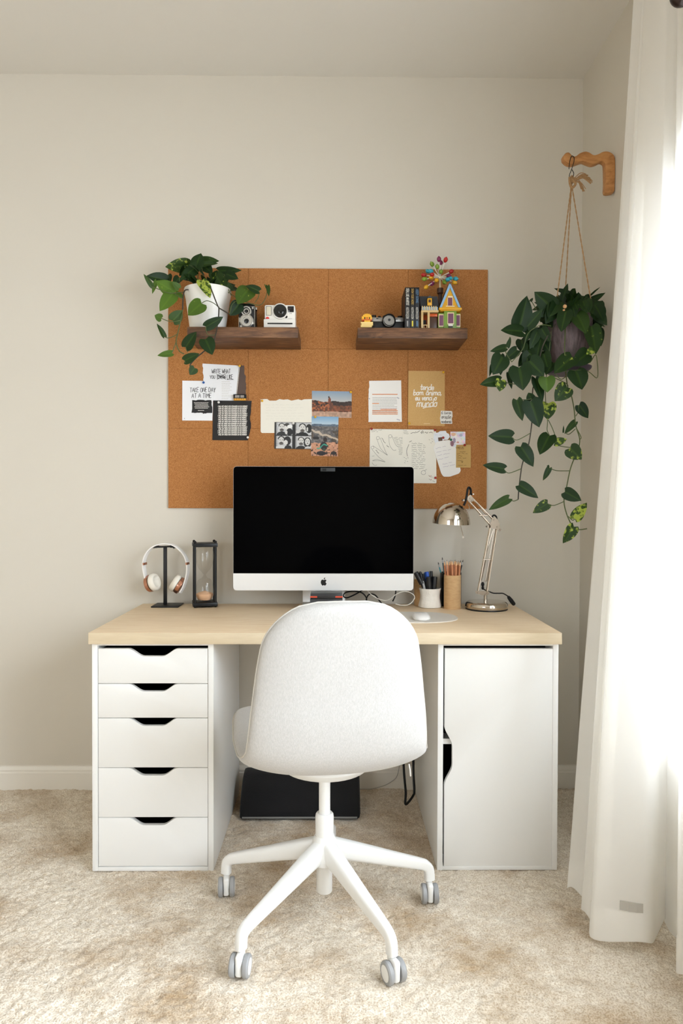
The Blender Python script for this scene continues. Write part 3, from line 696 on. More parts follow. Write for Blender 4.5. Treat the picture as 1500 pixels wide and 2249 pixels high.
tube(vd, smooth_path([Cc(900, 560, HY - .07), Cc(760, 800, yv), Cc(690, 1150, yv), Dd(650, 180, yv), Dd(648, 400, yv), Dd(638, 560, yv), Dd(605, 780, yv), Dd(540, 980, yv), Dd(518, 1100, yv), Dd(497, 1280, yv), Dd(490, 1385, yv)], 6), .0021, 8)
yw = HY - .05
tube(vb, smooth_path([Cc(1010, 560, HY - .08), Cc(1000, 900, HY - .1), Dd(1030, 130, yw), Dd(1075, 250, yw), Dd(1105, 400, yw), Dd(1122, 570, yw), Dd(1165, 720, yw), Dd(1148, 840, yw), Dd(1095, 960, yw), Dd(1058, 1070, yw), Dd(1025, 1230, yw), Dd(993, 1390, yw), Dd(1018, 1530, yw), Dd(1080, 1672, yw), Dd(1115, 1692, yw), Dd(1160, 1716, yw), Dd(1245, 1706, yw)], 6), .0019, 8)
for pts in ([Dd(425, 703, yv), Dd(480, 732, yv), Dd(628, 655, yv)], [Dd(340, 1062, yv), Dd(392, 1095, yv), Dd(528, 1045, yv)], [Dd(388, 1380, yv), Dd(440, 1402, yv), Dd(490, 1385, yv)], [Dd(478, 288, yv), Dd(560, 290, yv), Dd(650, 280, yv)],
            [Dd(1152, 350, yw), Dd(1150, 420, yw), Dd(1122, 470, yw)], [Dd(838, 1038, yw), Dd(910, 1068, yw), Dd(1060, 1070, yw)], [Dd(818, 1436, yw), Dd(885, 1450, yw), Dd(998, 1405, yw)], [Dd(1112, 1600, yw), Dd(1085, 1612, yw), Dd(1040, 1570, yw)],
            [Dd(1010, 655, yw), Dd(1050, 668, yw), Dd(1118, 610, yw)], [Dd(1130, 600, yw), Dd(1180, 700, yw), Dd(1165, 725, yw)], [Cc(860, 600, HY - .07), Cc(790, 1250, yw), Dd(812, 510, yw), Dd(808, 620, yw), Dd(835, 682, yw)], [Dd(820, 510, yw), Dd(860, 590, yw), Dd(900, 690, yw)], [Dd(900, 780, yw), Dd(960, 800, yw), Dd(1070, 815, yw)],
            [Cc(850, 580, HY - .08), Cc(740, 570, HY - .09), Cc(600, 660, HY - .09), Cc(540, 830, HY - .09), Cc(420, 975, HY - .09)], [Cc(420, 975, HY - .09), Cc(350, 850, HY - .08), Cc(400, 700, HY - .08)], [Cc(520, 1222, HY - .08), Cc(430, 1215, HY - .08), Cc(290, 1190, HY - .08)],
            [Cc(1000, 1080, HY - .1), Cc(1090, 1065, HY - .1), Cc(1250, 1075, HY - .09), Cc(1360, 1145, HY - .07), Cc(1345, 900, HY - .08), Cc(1280, 980, HY - .09), Cc(1230, 970, HY - .1)], [Cc(690, 400, HY - .05), Cc(650, 330, HY - .05), Cc(630, 300, HY - .05)], [Cc(900, 1110, HY - .09), Cc(960, 1165, HY - .09), Cc(1020, 1130, HY - .09)], [Cc(840, 1130, HY - .06), Cc(1000, 1200, HY - .06), Cc(1040, 1240, HY - .06)]):
    tube(vb, smooth_path(pts, 6), .0014, 6)
obj('vine', vd, m_vinedark, ht); obj('vine', vb, m_vine, ht)
h = HY
LC = [(Cc(875, 385, h - .06), Cc(668, 205, h - .08), .74, .02, 0), (Cc(500, 600, h - .08), Cc(598, 245, h - .1), .68, .0, 0), (Cc(625, 310, h - .05), Cc(652, 270, h - .05), .7, 0, 0), (Cc(540, 640, h - .09), Cc(302, 622, h - .12), .58, .02, 0), (Cc(590, 590, h - .08), Cc(760, 390, h - .09), .55, .03, 0),
      (Cc(355, 815, h - .08), Cc(183, 858, h - .1), .42, .03, 0), (Cc(372, 815, h - .08), Cc(408, 702, h - .09), .45, .05, 0), (Cc(320, 915, h - .09), Cc(215, 1112, h - .11), .85, .02, 0), (Cc(200, 1010, h - .09), Cc(178, 1135, h - .1), .3, .0, 0), (Cc(300, 1180, h - .08), Cc(72, 1220, h - .1), .54, .06, .02), (Cc(300, 1172, h - .09), Cc(288, 1298, h - .1), 1.0, .12, .3),
      (Cc(385, 1095, h - .07), Cc(420, 1272, h - .08), .32, 0, 0), (Cc(480, 840, h - .06), Cc(340, 960, h - .07), .62, .02, 0), (Cc(500, 1030, h - .1), Cc(545, 1285, h - .12), .92, .02, 0), (Cc(610, 960, h - .1), Cc(775, 1130, h - .12), .9, .02, 0), (Cc(680, 1150, h - .08), Cc(762, 1420, h - .09), .5, 0, 0),
      (Cc(800, 1140, h - .1), Cc(812, 1308, h - .11), 1.05, .42, .13), (Cc(1030, 1250, h - .09), Cc(895, 1402, h - .1), .92, .08, .22), (Cc(1120, 1070, h - .1), Cc(1200, 1275, h - .11), 1.15, .03, .02), (Cc(1085, 915, h - .11), Cc(885, 1100, h - .12), .78, .05, .14), (Cc(1250, 880, h - .1), Cc(1080, 1015, h - .12), .75, .03, .0),
      (Cc(1015, 415, h - .1), Cc(962, 645, h - .12), .64, .04, 0), (Cc(1130, 440, h - .09), Cc(1240, 655, h - .12), .8, .14, 0), (Cc(1290, 580, h - .08), Cc(1345, 890, h - .1), .66, .08, .12), (Cc(965, 320, h - .05), Cc(1036, 105, h - .05), .36, .02, 0), (Cc(1085, 240, h), Cc(885, 163, h), .3, .0, 0), (Cc(1140, 345, h), Cc(1152, 208, h - .02), .9, 0, 0),
      (Cc(1235, 330, h), Cc(1452, 214, h), .32, .02, 0), (Cc(1280, 245, h + .03), Cc(1392, 148, h + .03), .16, 0, 0), (Cc(1320, 330, h - .05), Cc(1430, 520, h - .08), .8, .0, 0), (Cc(1200, 330, h - .05), Cc(1100, 440, h - .08), .7, .02, 0), (Cc(860, 330, h - .02), Cc(960, 480, h - .05), .7, 0, 0), (Cc(760, 450, h - .03), Cc(870, 600, h - .06), .6, .02, 0), (Cc(560, 610, h - .05), Cc(760, 640, h - .06), .45, 0, 0),
      (Cc(700, 640, h - .06), Cc(620, 830, h - .07), .5, .02, 0), (Cc(740, 720, h - .06), Cc(690, 950, h - .07), .5, .02, .04), (Cc(620, 760, h - .05), Cc(560, 950, h - .06), .5, 0, 0), (Cc(770, 880, h - .07), Cc(830, 1100, h - .09), .6, .05, .04), (Cc(880, 980, h - .08), Cc(790, 1110, h - .1), .8, .02, .05), (Cc(1310, 840, h - .1), Cc(1240, 890, h - .11), .8, .4, .3), (Cc(430, 1060, h - .07), Cc(390, 1230, h - .08), .55, 0, 0),
      (Cc(1060, 260, h - .03), Cc(1200, 300, h - .04), .6, .03, 0), (Cc(1290, 270, h - .02), Cc(1180, 380, h - .05), .6, .0, 0), (Cc(1350, 300, h), Cc(1240, 500, h - .06), .6, .02, 0), (Cc(690, 700, h - .04), Cc(760, 850, h - .06), .5, .02, 0), (Cc(1380, 620, h - .04), Cc(1400, 800, h - .06), .5, .02, 0), (Cc(620, 640, h - .06), Cc(560, 760, h - .07), .5, .02, 0), (Cc(290, 900, h - .07), Cc(300, 1120, h - .08), .5, .0, 0), (Cc(520, 1230, h - .08), Cc(545, 1285, h - .08), .8, .5, .1),
      (Dd(475, 288, yv), Dd(538, 522, yv - .01), .5, .05, 0), (Dd(640, 290, yv), Dd(600, 212, yv), 1.2, 0, 0), (Dd(625, 300, yv - .01), Dd(725, 592, yv - .02), .74, .0, 0), (Dd(428, 700, yv), Dd(166, 685, yv - .02), .6, .01, 0), (Dd(515, 800, yv - .005), Dd(663, 1022, yv - .02), .72, .01, 0), (Dd(342, 1050, yv), Dd(102, 1005, yv - .02), .45, .03, 0), (Dd(500, 1225, yv - .005), Dd(715, 1367, yv - .02), .58, .03, 0), (Dd(390, 1370, yv), Dd(166, 1499, yv - .01), .4, .16, 0),
      (Dd(820, 325, yw), Dd(815, 508, yw - .01), .95, .1, .33), (Dd(835, 678, yw), Dd(725, 888, yw - .02), .74, .04, .0), (Dd(885, 765, yw), Dd(1028, 718, yw), .66, .2, .3), (Dd(1118, 528, yw), Dd(998, 662, yw), .42, .1, 0), (Dd(1055, 820, yw - .005), Dd(1188, 946, yw - .02), .98, .08, .24), (Dd(1158, 345, yw), Dd(1262, 492, yw), .75, 0, 0), (Dd(835, 1035, yw), Dd(763, 1178, yw), .42, .05, 0), (Dd(815, 1010, yw), Dd(830, 1045, yw), .8, .05, 0),
      (Dd(1000, 1300, yw - .005), Dd(1185, 1399, yw - .02), .72, .03, .04), (Dd(818, 1425, yw), Dd(653, 1531, yw - .01), .6, .1, .2), (Dd(1110, 1600, yw), Dd(1243, 1414, yw), .62, .14, .32), (Dd(1105, 1680, yw - .005), Dd(982, 1867, yw - .01), .62, .1, .26), (Dd(985, 650, yw), Dd(990, 570, yw), .24, .05, 0), (Dd(300, 1000 - 1000 + 80, yv), Dd(290, 195, yv), .4, .1, .3)]
for k, (b_, t_, w, tone, var) in enumerate(LC):
    add_leaf(bm, b_, t_, w, tone, var)
rnd2 = random.Random(11)
for k in range(46):          # the crowded crown over the rim
    a = rnd2.uniform(0, 2 * PI); r0 = rnd2.uniform(.01, .07); b_ = Vector((pcx + r0 * math.cos(a), HY + r0 * math.sin(a), zt_ + rnd2.uniform(-.01, .045)))
    d_ = Vector((math.cos(a), math.sin(a), rnd2.uniform(-.9, .55))).normalized()
    tp = b_ + d_ * rnd2.uniform(.05, .075)
    if tp.x > XR - .02: tp.x = XR - .02
    add_leaf(bm, b_, tp, rnd2.uniform(.6, .8), rnd2.uniform(0, .06), 0, face=(rnd2.uniform(-.4, .4), -1, .7))
for k in range(22):          # leaves at the left, crowded beside the pot
    b_ = Cc(rnd2.uniform(520, 760), rnd2.uniform(560, 1020), h + rnd2.uniform(-.07, .02)); tp = b_ + Vector((rnd2.uniform(-.03, .03), rnd2.uniform(-.03, .01), -rnd2.uniform(.03, .055)))
    add_leaf(bm, b_, tp, rnd2.uniform(.55, .8), rnd2.uniform(0, .05), 0)
for k in range(26):          # leaves drooping over the front and right of the rim
    a = rnd2.uniform(-2.5, .3); b_ = Vector((pcx + .083 * math.cos(a), HY + .085 * math.sin(a), zt_ + rnd2.uniform(-.004, .03)))
    tp = b_ + Vector((.03 * math.cos(a) + rnd2.uniform(-.02, .02), .02 * math.sin(a), -rnd2.uniform(.03, .065)))
    tp.x = min(tp.x, XR - .015)
    add_leaf(bm, b_, tp, rnd2.uniform(.62, .85), rnd2.uniform(0, .08), rnd2.choice([0, 0, 0, .15]))
foliage('foliage', bm, ht)

# ------------------------------------------------------------------ curtain, rods
hem = [(1246, 1951), (1280, 1966), None, (1278, 1992), (1293, 2018), None, (1296, 2050), (1410, 2078), (1444, 2047), None, (1449, 2013), (1470, 2036), (1499, 2094)]
ZH = .02
bot = [None if q is None else PZ(q[0], q[1], ZH).xy for q in hem]
bot[2] = Vector((.735, -.80)); bot[5] = Vector((.715, -.905)); bot[9] = Vector((.885, -.885))
bot += [Vector(q) for q in ((.795, -1.12), (.86, -1.19), (.80, -1.27), (.87, -1.34), (.80, -1.42), (.86, -1.50), (.80, -1.58), (.865, -1.66), (.80, -1.74), (.86, -1.82), (.80, -1.9), (.86, -1.98), (.82, -2.06))]
topp = [(.848, -.71), (.862, -.722), (.878, -.735), (.862, -.75), (.852, -.762), (.872, -.772), (.846, -.79), (.853, -.87), (.872, -.885), (.888, -.893), (.882, -.905), (.868, -.925), (.848, -.965), (.85, -1.03), (.88, -1.08), (.85, -1.14), (.88, -1.20), (.85, -1.27), (.88, -1.35), (.86, -1.45), (.88, -1.53), (.855, -1.61), (.88, -1.69), (.855, -1.77), (.88, -1.86), (.86, -1.96)]
ZTOP = 2.63
bs = smooth_path([Vector((q.x, q.y, 0)) for q in bot], 7); ts = smooth_path([Vector((a, b, 0)) for a, b in topp], 7)
bm = new(); rows = []; NV = 46
for j in range(NV + 1):
    v = j / NV; z = ZTOP + (ZH - ZTOP) * v; row = []
    for k, (a, b) in enumerate(zip(ts, bs)):
        w = v ** 1.08; p = a.lerp(b, w); wob = .004 * math.sin(k * .9 + 5 * v) * math.sin(PI * v)
        hz = .010 * math.sin(k * .55) * max(0, v - .96) / .04
        row.append(bm.verts.new((p.x + wob, p.y, z + hz)))
    rows.append(row)
for j in range(NV):
    for k in range(len(rows[0]) - 1): bm.faces.new((rows[j][k], rows[j][k + 1], rows[j + 1][k + 1], rows[j + 1][k]))
cu = obj('curtain', bm, m_curtain, None, smooth=180); recenter(cu)
tag(cu, 'sheer white floor length curtain hanging at the right of the desk', 'curtain')
bm = new(); rows2 = []
for j in range(6):           # the doubled hem band
    v = .971 + .028 * j / 5; z = ZTOP + (ZH - ZTOP) * v; row = []
    for k, (a, b) in enumerate(zip(ts, bs)):
        p = a.lerp(b, v ** 1.08); wob = .004 * math.sin(k * .9 + 5 * v) * math.sin(PI * v); hz = .010 * math.sin(k * .55) * max(0, v - .96) / .04
        t2 = bs[min(k + 1, len(bs) - 1)] - bs[max(k - 1, 0)]; nn = Vector((t2.y, -t2.x, 0)).normalized() * .0012
        row.append(bm.verts.new((p.x + wob + nn.x, p.y + nn.y, z + hz)))
    rows2.append(row)
for j in range(5):
    for k in range(len(rows2[0]) - 1): bm.faces.new((rows2[j][k], rows2[j][k + 1], rows2[j + 1][k + 1], rows2[j + 1][k]))
obj('hem_band', bm, m_curtain, cu, smooth=180)
bm = new(); vv = []
for z in (.100, .122):
    v = (ZTOP - z) / (ZTOP - ZH)
    for k in range(46, 50):
        a, b = ts[k], bs[k]; p = a.lerp(b, v ** 1.08); wob = .004 * math.sin(k * .9 + 5 * v) * math.sin(PI * v); t2 = bs[k + 1] - bs[k - 1]; nn = Vector((t2.y, -t2.x, 0)).normalized() * .0024
        vv.append(Vector((p.x + wob + nn.x, p.y + nn.y, z)))
for k in range(3): prism(bm, [vv[k], vv[k + 1], vv[k + 5], vv[k + 4]], (nn * .2))
obj('fabric_tag', bm, mat('grey_fabric_tag', rgb(176, 172, 164), .8), cu)['label'] = 'grey tag above the hem'
bm = new(); tube(bm, [(.866, -.66, ZTOP + .012), (.866, -3.2, ZTOP + .012)], .010, 14)
for y in (-.8, -2.0, -3.1): box(bm, .866, XR - .0005, y - .006, y + .006, ZTOP + .006, ZTOP + .018)
recenter(tag(obj('curtain_rail', bm, m_whitepl), 'slim white rail holding the sheer curtain high on the right wall', 'curtain rail'))
fb = P(1497, -12, -1.20); rt = thing('curtain_rod', 'dark brown curtain rod with ball finial above the sheer curtain', 'curtain rod', (fb.x, -2.0, fb.z))
m_rod = mat('dark_bronze', rgb(44, 30, 26), .3, .4)
obj('rod', tube(new(), [(fb.x, -1.22, fb.z), (fb.x, -3.3, fb.z)], .010, 16), m_rod, rt)
bm = new(); ball(bm, fb, .0245, sub=3); cyl(bm, fb + Vector((0, -.018, 0)), fb + Vector((0, -.034, 0)), .014); obj('finial', bm, m_rod, rt)
bm = new()
for y in (-2.2, -3.2): obj('rod_bracket', box(new(), fb.x, XR - .0005, y - .006, y + .006, fb.z - .008, fb.z + .004), m_rod, rt)
# ------------------------------------------------------------------ lettering: single-stroke letters drawn as flat ink ribbons
GL = {}
def _g(s):
    for ln in s.strip().splitlines():
        k, w, d = ln.split(None, 2)
        GL[k] = (float(w), [[tuple(float(c) for c in p.split(',')) for p in st.split()] for st in d.split('|')])
_g('''A .62 0,0 .3,1 .6,0|.12,.38 .48,.38
B .55 0,0 0,1 .4,.95 .45,.75 .35,.55 0,.52|.35,.55 .52,.35 .45,.08 0,0
C .55 .52,.85 .3,1 .08,.8 0,.5 .08,.2 .3,0 .52,.15
D .58 0,0 0,1 .35,.92 .55,.6 .52,.3 .3,.04 0,0
E .48 .46,1 0,1 0,0 .46,0|0,.52 .38,.52
F .46 .46,1 0,1 0,0|0,.52 .36,.52
G .6 .52,.85 .3,1 .08,.8 0,.5 .08,.2 .3,0 .55,.12 .55,.45 .3,.45
H .56 0,0 0,1|.54,0 .54,1|0,.5 .54,.5
I .2 .1,0 .1,1
J .4 .38,1 .38,.2 .2,0 0,.15
K .54 0,0 0,1|.5,1 0,.45 .54,0
L .46 0,1 0,0 .44,0
M .7 0,0 .08,1 .35,.35 .62,1 .7,0
N .58 0,0 0,1 .56,0 .56,1
O .62 .3,1 .08,.85 0,.5 .08,.15 .3,0 .52,.15 .6,.5 .52,.85 .3,1
P .52 0,0 0,1 .4,.95 .5,.75 .38,.5 0,.45
Q .62 .3,1 .08,.85 0,.5 .08,.15 .3,0 .52,.15 .6,.5 .52,.85 .3,1|.38,.25 .62,-.08
R .55 0,0 0,1 .4,.95 .48,.75 .36,.52 0,.5|.25,.5 .54,0
S .5 .46,.85 .25,1 .04,.85 .06,.62 .42,.42 .48,.18 .25,0 0,.14
T .56 0,1 .56,1|.28,1 .28,0
U .56 0,1 .02,.25 .15,.03 .28,0 .42,.03 .54,.25 .56,1
V .58 0,1 .28,0 .56,1
W .8 0,1 .2,0 .4,.8 .6,0 .8,1
X .55 0,0 .54,1|0,1 .54,0
Y .55 0,1 .27,.5 .54,1|.27,.5 .27,0
Z .52 0,1 .5,1 0,0 .52,0
6 .48 .42,1 .12,.7 0,.3 .12,.02 .36,.04 .46,.26 .34,.46 .06,.36
! .2 .1,1 .1,.3|.1,.06 .1,0
. .2 .08,.06 .1,0
, .2 .12,.08 .04,-.16
& .6 .56,.5 .3,0 .06,.08 .04,.3 .36,.72 .3,.95 .14,.95 .1,.75 .58,0
- .4 .05,.42 .35,.42
a .5 .42,.45 .22,.55 .03,.35 .03,.12 .18,0 .38,.15 .42,.5 .42,.1 .5,0
b .46 .02,1 .02,.02 .25,0 .42,.15 .42,.38 .25,.52 .02,.36
c .42 .4,.42 .22,.54 .03,.35 .04,.12 .2,0 .42,.12
d .5 .42,.42 .22,.53 .03,.35 .04,.12 .2,0 .4,.15 .44,1.05 .42,.1 .5,0
e .44 .03,.26 .38,.3 .34,.48 .2,.54 .04,.38 .04,.12 .2,0 .42,.12
i .2 .06,.52 .08,.08 .2,0|.08,.74 .09,.78
l .24 .14,.9 .06,.5 .08,.06 .22,0
m .74 .02,0 .04,.54 .06,.36 .2,.54 .32,.46 .34,0|.34,.36 .5,.54 .62,.46 .64,.08 .74,0
n .5 .02,0 .04,.54 .06,.34 .24,.54 .38,.44 .4,.08 .5,0
o .46 .22,.54 .04,.4 .04,.12 .2,0 .38,.12 .4,.4 .22,.54 .46,.5
r .36 .02,0 .04,.54 .05,.34 .18,.52 .34,.5
s .36 .32,.46 .16,.54 .04,.42 .28,.2 .24,.03 .02,.04
t .38 .16,.95 .14,.1 .24,0 .36,.06|0,.58 .36,.62
u .5 .02,.54 .04,.12 .16,0 .34,.12 .4,.54 .4,.1 .5,0
v .44 .02,.54 .16,0 .36,.54 .44,.5
y .46 .02,.54 .06,.2 .2,.16 .36,.5|.4,.54 .3,-.3 .12,-.4 .02,-.28
ç .42 .4,.42 .22,.54 .03,.35 .04,.12 .2,0 .42,.12|.2,0 .26,-.14 .12,-.18
ã .5 .42,.45 .22,.55 .03,.35 .03,.12 .18,0 .38,.15 .42,.5 .42,.1 .5,0|.08,.74 .18,.82 .28,.74 .38,.82
â .5 .42,.45 .22,.55 .03,.35 .03,.12 .18,0 .38,.15 .42,.5 .42,.1 .5,0|.1,.7 .22,.84 .34,.7''')
def text_strokes(s, x, y, h, w=1.0, gap=.16, slant=0, ang=0, jit=0):
    """strokes (px) of one line of writing: x,y = left end of its baseline, h = capital height, all in photo-scale units"""
    out = []; cx = 0; ca, sa = math.cos(math.radians(ang)), math.sin(math.radians(ang))
    for c in s:
        if c == ' ': cx += .42; continue
        gw, st = GL.get(c) or GL.get(c.upper()) or (.4, [])
        dy = random.uniform(-jit, jit)
        for p in st:
            q = []
            for a, b in p:
                lx = (cx + a + b * slant) * h * w; ly = (b + dy) * h
                q.append((x + lx * ca + ly * sa, y + lx * sa - ly * ca))
            out.append(q)
        cx += gw + gap
    return out, cx * h * w
def fit_text(s, x0, x1, y, h, gap=.16, slant=0, jit=0, ang=0):
    _, wd = text_strokes(s, 0, 0, h, 1, gap); return text_strokes(s, x0, y, h, (x1 - x0) / wd, gap, slant, ang, jit)[0]
def ribbon(bm, pts, w, place, mi=0):
    """flat ribbon of width w along 2D points; place maps a 2D point to the room"""
    P2 = [Vector((a, b)) for a, b in pts]
    if len(P2) > 2:
        P2 = [v.xy for v in smooth_path([Vector((p.x, p.y, 0)) for p in P2], 3)]
    L_, R_ = [], []
    for i, p in enumerate(P2):
        d = P2[min(i + 1, len(P2) - 1)] - P2[max(i - 1, 0)]
        if d.length < 1e-9: d = Vector((1, 0))
        d.normalize(); n = Vector((-d.y, d.x)) * w / 2
        if i == 0: p = p - d * w * .3
        if i == len(P2) - 1: p = p + d * w * .3
        lift = Vector((0, -4e-6 * i, 0)); L_.append(bm.verts.new(place(*(p + n)) + lift)); R_.append(bm.verts.new(place(*(p - n)) + lift))
    for i in range(len(P2) - 1):
        f = bm.faces.new((L_[i], L_[i + 1], R_[i + 1], R_[i])); f.material_index = mi
def ink(name, strokes, w, m, parent, y, smooth=0):
    bm = new()
    for i, s in enumerate(strokes):
        yy = y - (i % 30) * 7e-6
        ribbon(bm, s, w, lambda a, b: P(a, b, yy))
    return obj(name, bm, m, parent, smooth=0)
def dashes(x0, x1, y, rnd, lo=3, hi=9, gap=2, wob=.5):
    out = []; x = x0
    while x < x1 - 2:
        l = min(rnd.uniform(lo, hi), x1 - x); out.append([(x, y + rnd.uniform(-wob, wob)), (x + l / 2, y + rnd.uniform(-wob, wob)), (x + l, y + rnd.uniform(-wob, wob))]); x += l + gap
    return out
def scrawl(x0, x1, y, rnd, amp=1.6, ang=0):
    out = []; x = x0; t_ = math.tan(math.radians(ang))
    while x < x1 - 2:
        l = min(rnd.uniform(5, 14), x1 - x); n = max(3, int(l / 1.6)); out.append([(x + l * k / n, y + (x + l * k / n - x0) * t_ + amp * (rnd.random() - .5) * 2 * (1 if k % 2 else -.6)) for k in range(n + 1)]); x += l + 3
    return out
def torn(a, b, rnd, n=14, amp=1.2):
    return [(a[0] + (b[0] - a[0]) * k / n + (rnd.uniform(-amp, amp) if 0 < k < n else 0), a[1] + (b[1] - a[1]) * k / n + (rnd.uniform(-amp, amp) if 0 < k < n else 0)) for k in range(n + 1)]
def rcorner(pts, r, n=4):
    out = []; N = len(pts)
    for i in range(N):
        p = Vector(pts[i]); a = Vector(pts[i - 1]); b = Vector(pts[(i + 1) % N]); u = (a - p).normalized() * r; v = (b - p).normalized() * r
        for k in range(n + 1):
            t_ = k / n; out.append(tuple((p + u) * (1 - t_) ** 2 + p * 2 * t_ * (1 - t_) + (p + v) * t_ ** 2))
    return out
PT = .0007
def sheet(name, label, cat, outline, m, lay, group=None, th=PT):
    """a sheet on the board; lay = how many sheets lie beneath"""
    y = BF - .0004 - lay * .0009; pts = [P(a, b, y) for a, b in outline]
    c = sum(pts, Vector()) / len(pts); t = thing(name, label, cat, (c.x, y, min(p.z for p in pts)), group)
    obj('sheet', prism(new(), [p + Vector((0, -th, 0)) for p in pts], (0, th, 0)), m, t, smooth=0)
    return t, y - th - .00025
rp = random.Random(21)
# white page WRITE WHAT YOU KNOW LIKE
t, y = sheet('quote_page', 'white page lettered WRITE WHAT YOU LIKE with a torn left edge', 'paper', [(445, 798.5), (525, 803)] + [(517, 880), (449, 880)] + torn((449, 880), (445, 798.5), rp, 16, .8)[1:-1], m_papercool, 0)
st = fit_text('WRITE WHAT', 465, 507, 820, 9.2, jit=.04) + fit_text('YOU', 461, 473, 831.5, 7, jit=.04) + fit_text('KNOW', 477, 496, 832, 9, .1) + fit_text('LIKE', 499, 512, 832, 9)
st += [[(476, 822), (496, 833)], [(477, 833), (495, 821)], [(478, 826), (496, 829)], [(498, 833.6), (513, 833.2)]]
ink('lettering', st, .9, m_ink, t, y)
ink('printed_text', sum([dashes(487, rp.uniform(503, 512), 838.5 + 3.7 * k, rp, 2, 5, 1, .2) for k in range(11)], []), .8, m_inkfaint, t, y)
# brown strip beside it
t, y = sheet('torn_strip', 'dark brown torn strip with a stitched white line beside the white quote page', 'paper', [(525, 802.5), (536, 803)] + torn((536, 803), (537, 822), rp, 5, .4)[1:] + torn((540, 826), (540, 862), rp, 8, .9) + [(538, 880), (517.5, 880)], mat('brown_paper', rgb(88, 72, 64), .8), 0)
ink('stitching', [[(526 - .105 * k * 2.2, 806 + 2.2 * k), (526 - .105 * k * 2.2 - .1, 807.2 + 2.2 * k)] for k in range(32)], 1.0, m_inkwhite, t, y)
# TAKE ONE DAY AT A TIME
t, y = sheet('quote_card', 'white card lettered TAKE ONE DAY AT A TIME with a black torn patch', 'paper', [(400.5, 836), (469, 837), (466.5, 924), (400.2, 923.5)], m_papercool, 1)
ink('lettering', fit_text('TAKE ONE DAY', 417, 474, 861, 9.5, slant=.08, jit=.05) + fit_text('AT A TIME', 421, 465, 873.5, 9.5, slant=.05, jit=.05), .95, m_ink, t, y)
pat = torn((422, 878.5), (464, 879), rp, 10, 1.0) + torn((465, 883), (466, 907), rp, 6, .8) + torn((458, 907), (446, 909), rp, 4, .5) + torn((445, 907), (420.5, 906.5), rp, 6, .9) + [(422, 898)]
py_ = y + .0001; obj('black_patch', prism(new(), [P(a, b, py_) for a, b in pat], (0, .0002, 0)), m_blackpaper, t, smooth=0)
ink('small_print', sum([dashes(426 + rp.uniform(0, 3), 460 - rp.uniform(0, 4), 884.5 + 3.0 * k, rp, 2, 5, .8, .1) for k in range(5)], []) + dashes(435, 450, 901.5, rp, 2, 4, 1, .1), .9, m_inkwhite, t, py_ - .0003)
ink('page_number', [[(405, 918), (405.4, 920)]], .8, m_ink, t, y)
# black page of repeated lines
t, y = sheet('black_page', 'black page repeating I WILL NOT ARGUE WITH STRANGERS in white lines', 'paper', [(468.5, 879.5), (553, 880.5)] + torn((553, 880.5), (550, 912), rp, 8, .8)[1:] + torn((549, 914), (551, 934), rp, 5, .8) + torn((551, 940), (545, 962), rp, 6, .8) + [(544, 967), (466.5, 966.5)], m_blackpaper, 2)
st = []
for k in range(16):
    x0 = 478.5 + rp.uniform(-.3, 1.2); st += fit_text('I WILL NOT ARGUE WITH STRANGERS ON THE INTERNET', x0, x0 + 63 + rp.uniform(-1, 3), 893.5 + 4.16 * k, 2.4, .14, slant=.15)
ink('lettering', st, .6, m_inkwhite, t, y)
# torn squared paper
t, y = sheet('torn_note', 'cream note sheet with a ragged torn top edge and faint lines', 'paper', torn((572.5, 877), (587, 876.5), rp, 4, .4) + [(592, 880), (606, 880), (614, 876.5), (622, 878), (632, 877), (640, 880), (655, 877), (662, 879), (668, 877)] + [(685, 876.5), (685, 951), (575, 951), (572.5, 948)], m_paper2, 0)
ink('faint_lines', sum([scrawl(580 + rp.uniform(0, 8), 672 - rp.uniform(0, 22), 889 + 6.2 * k, rp, .7) for k in range(6)], []), .5, mat('very_faint_pencil', rgb(212, 208, 196), .8), t, y)
# ---- printed photographs: flat prints, the picture carried by the print's own colours
m_print = bpy.data.materials.new('photo_print'); m_print.use_nodes = True
_nt = m_print.node_tree; _a = _nt.nodes.new('ShaderNodeAttribute'); _a.attribute_name = 'picture'; _b = _nt.nodes['Principled BSDF']; _nt.links.new(_a.outputs['Color'], _b.inputs['Base Color']); _b.inputs['Roughness'].default_value = .4
def vnoise(nx, ny, cells, seed):
    r = np.random.default_rng(seed); gx = r.random((ny // cells + 3, nx // cells + 3)); yy, xx = np.mgrid[0:ny, 0:nx] / cells
    x0, y0 = xx.astype(int), yy.astype(int); fx, fy = xx - x0, yy - y0
    return (gx[y0, x0] * (1 - fx) + gx[y0, x0 + 1] * fx) * (1 - fy) + (gx[y0 + 1, x0] * (1 - fx) + gx[y0 + 1, x0 + 1] * fx) * fy
def picture(parent, corners, img, y, name='picture'):
    """img: rows top to bottom of sRGB 0..255"""
    ny, nx, _ = img.shape; tl, tr, brr, bl = [P(a, b, y) for a, b in corners]; bm = new(); lay = bm.loops.layers.float_color.new('picture')
    V = [[bm.verts.new((tl.lerp(tr, i / nx)).lerp(bl.lerp(brr, i / nx), j / ny)) for i in range(nx + 1)] for j in range(ny + 1)]
    for j in range(ny):
        for i in range(nx):
            f = bm.faces.new((V[j][i], V[j + 1][i], V[j + 1][i + 1], V[j][i + 1])); c = rgb(*img[j, i])
            for l in f.loops: l[lay] = c
    return obj(name, bm, m_print, parent, smooth=0)
def ell(img, cx, cy, rx, ry, c, soft=0):
    ny, nx, _ = img.shape; yy, xx = np.mgrid[0:ny, 0:nx]; m = ((xx + .5 - cx) / rx) ** 2 + ((yy + .5 - cy) / ry) ** 2 < 1; img[m] = c
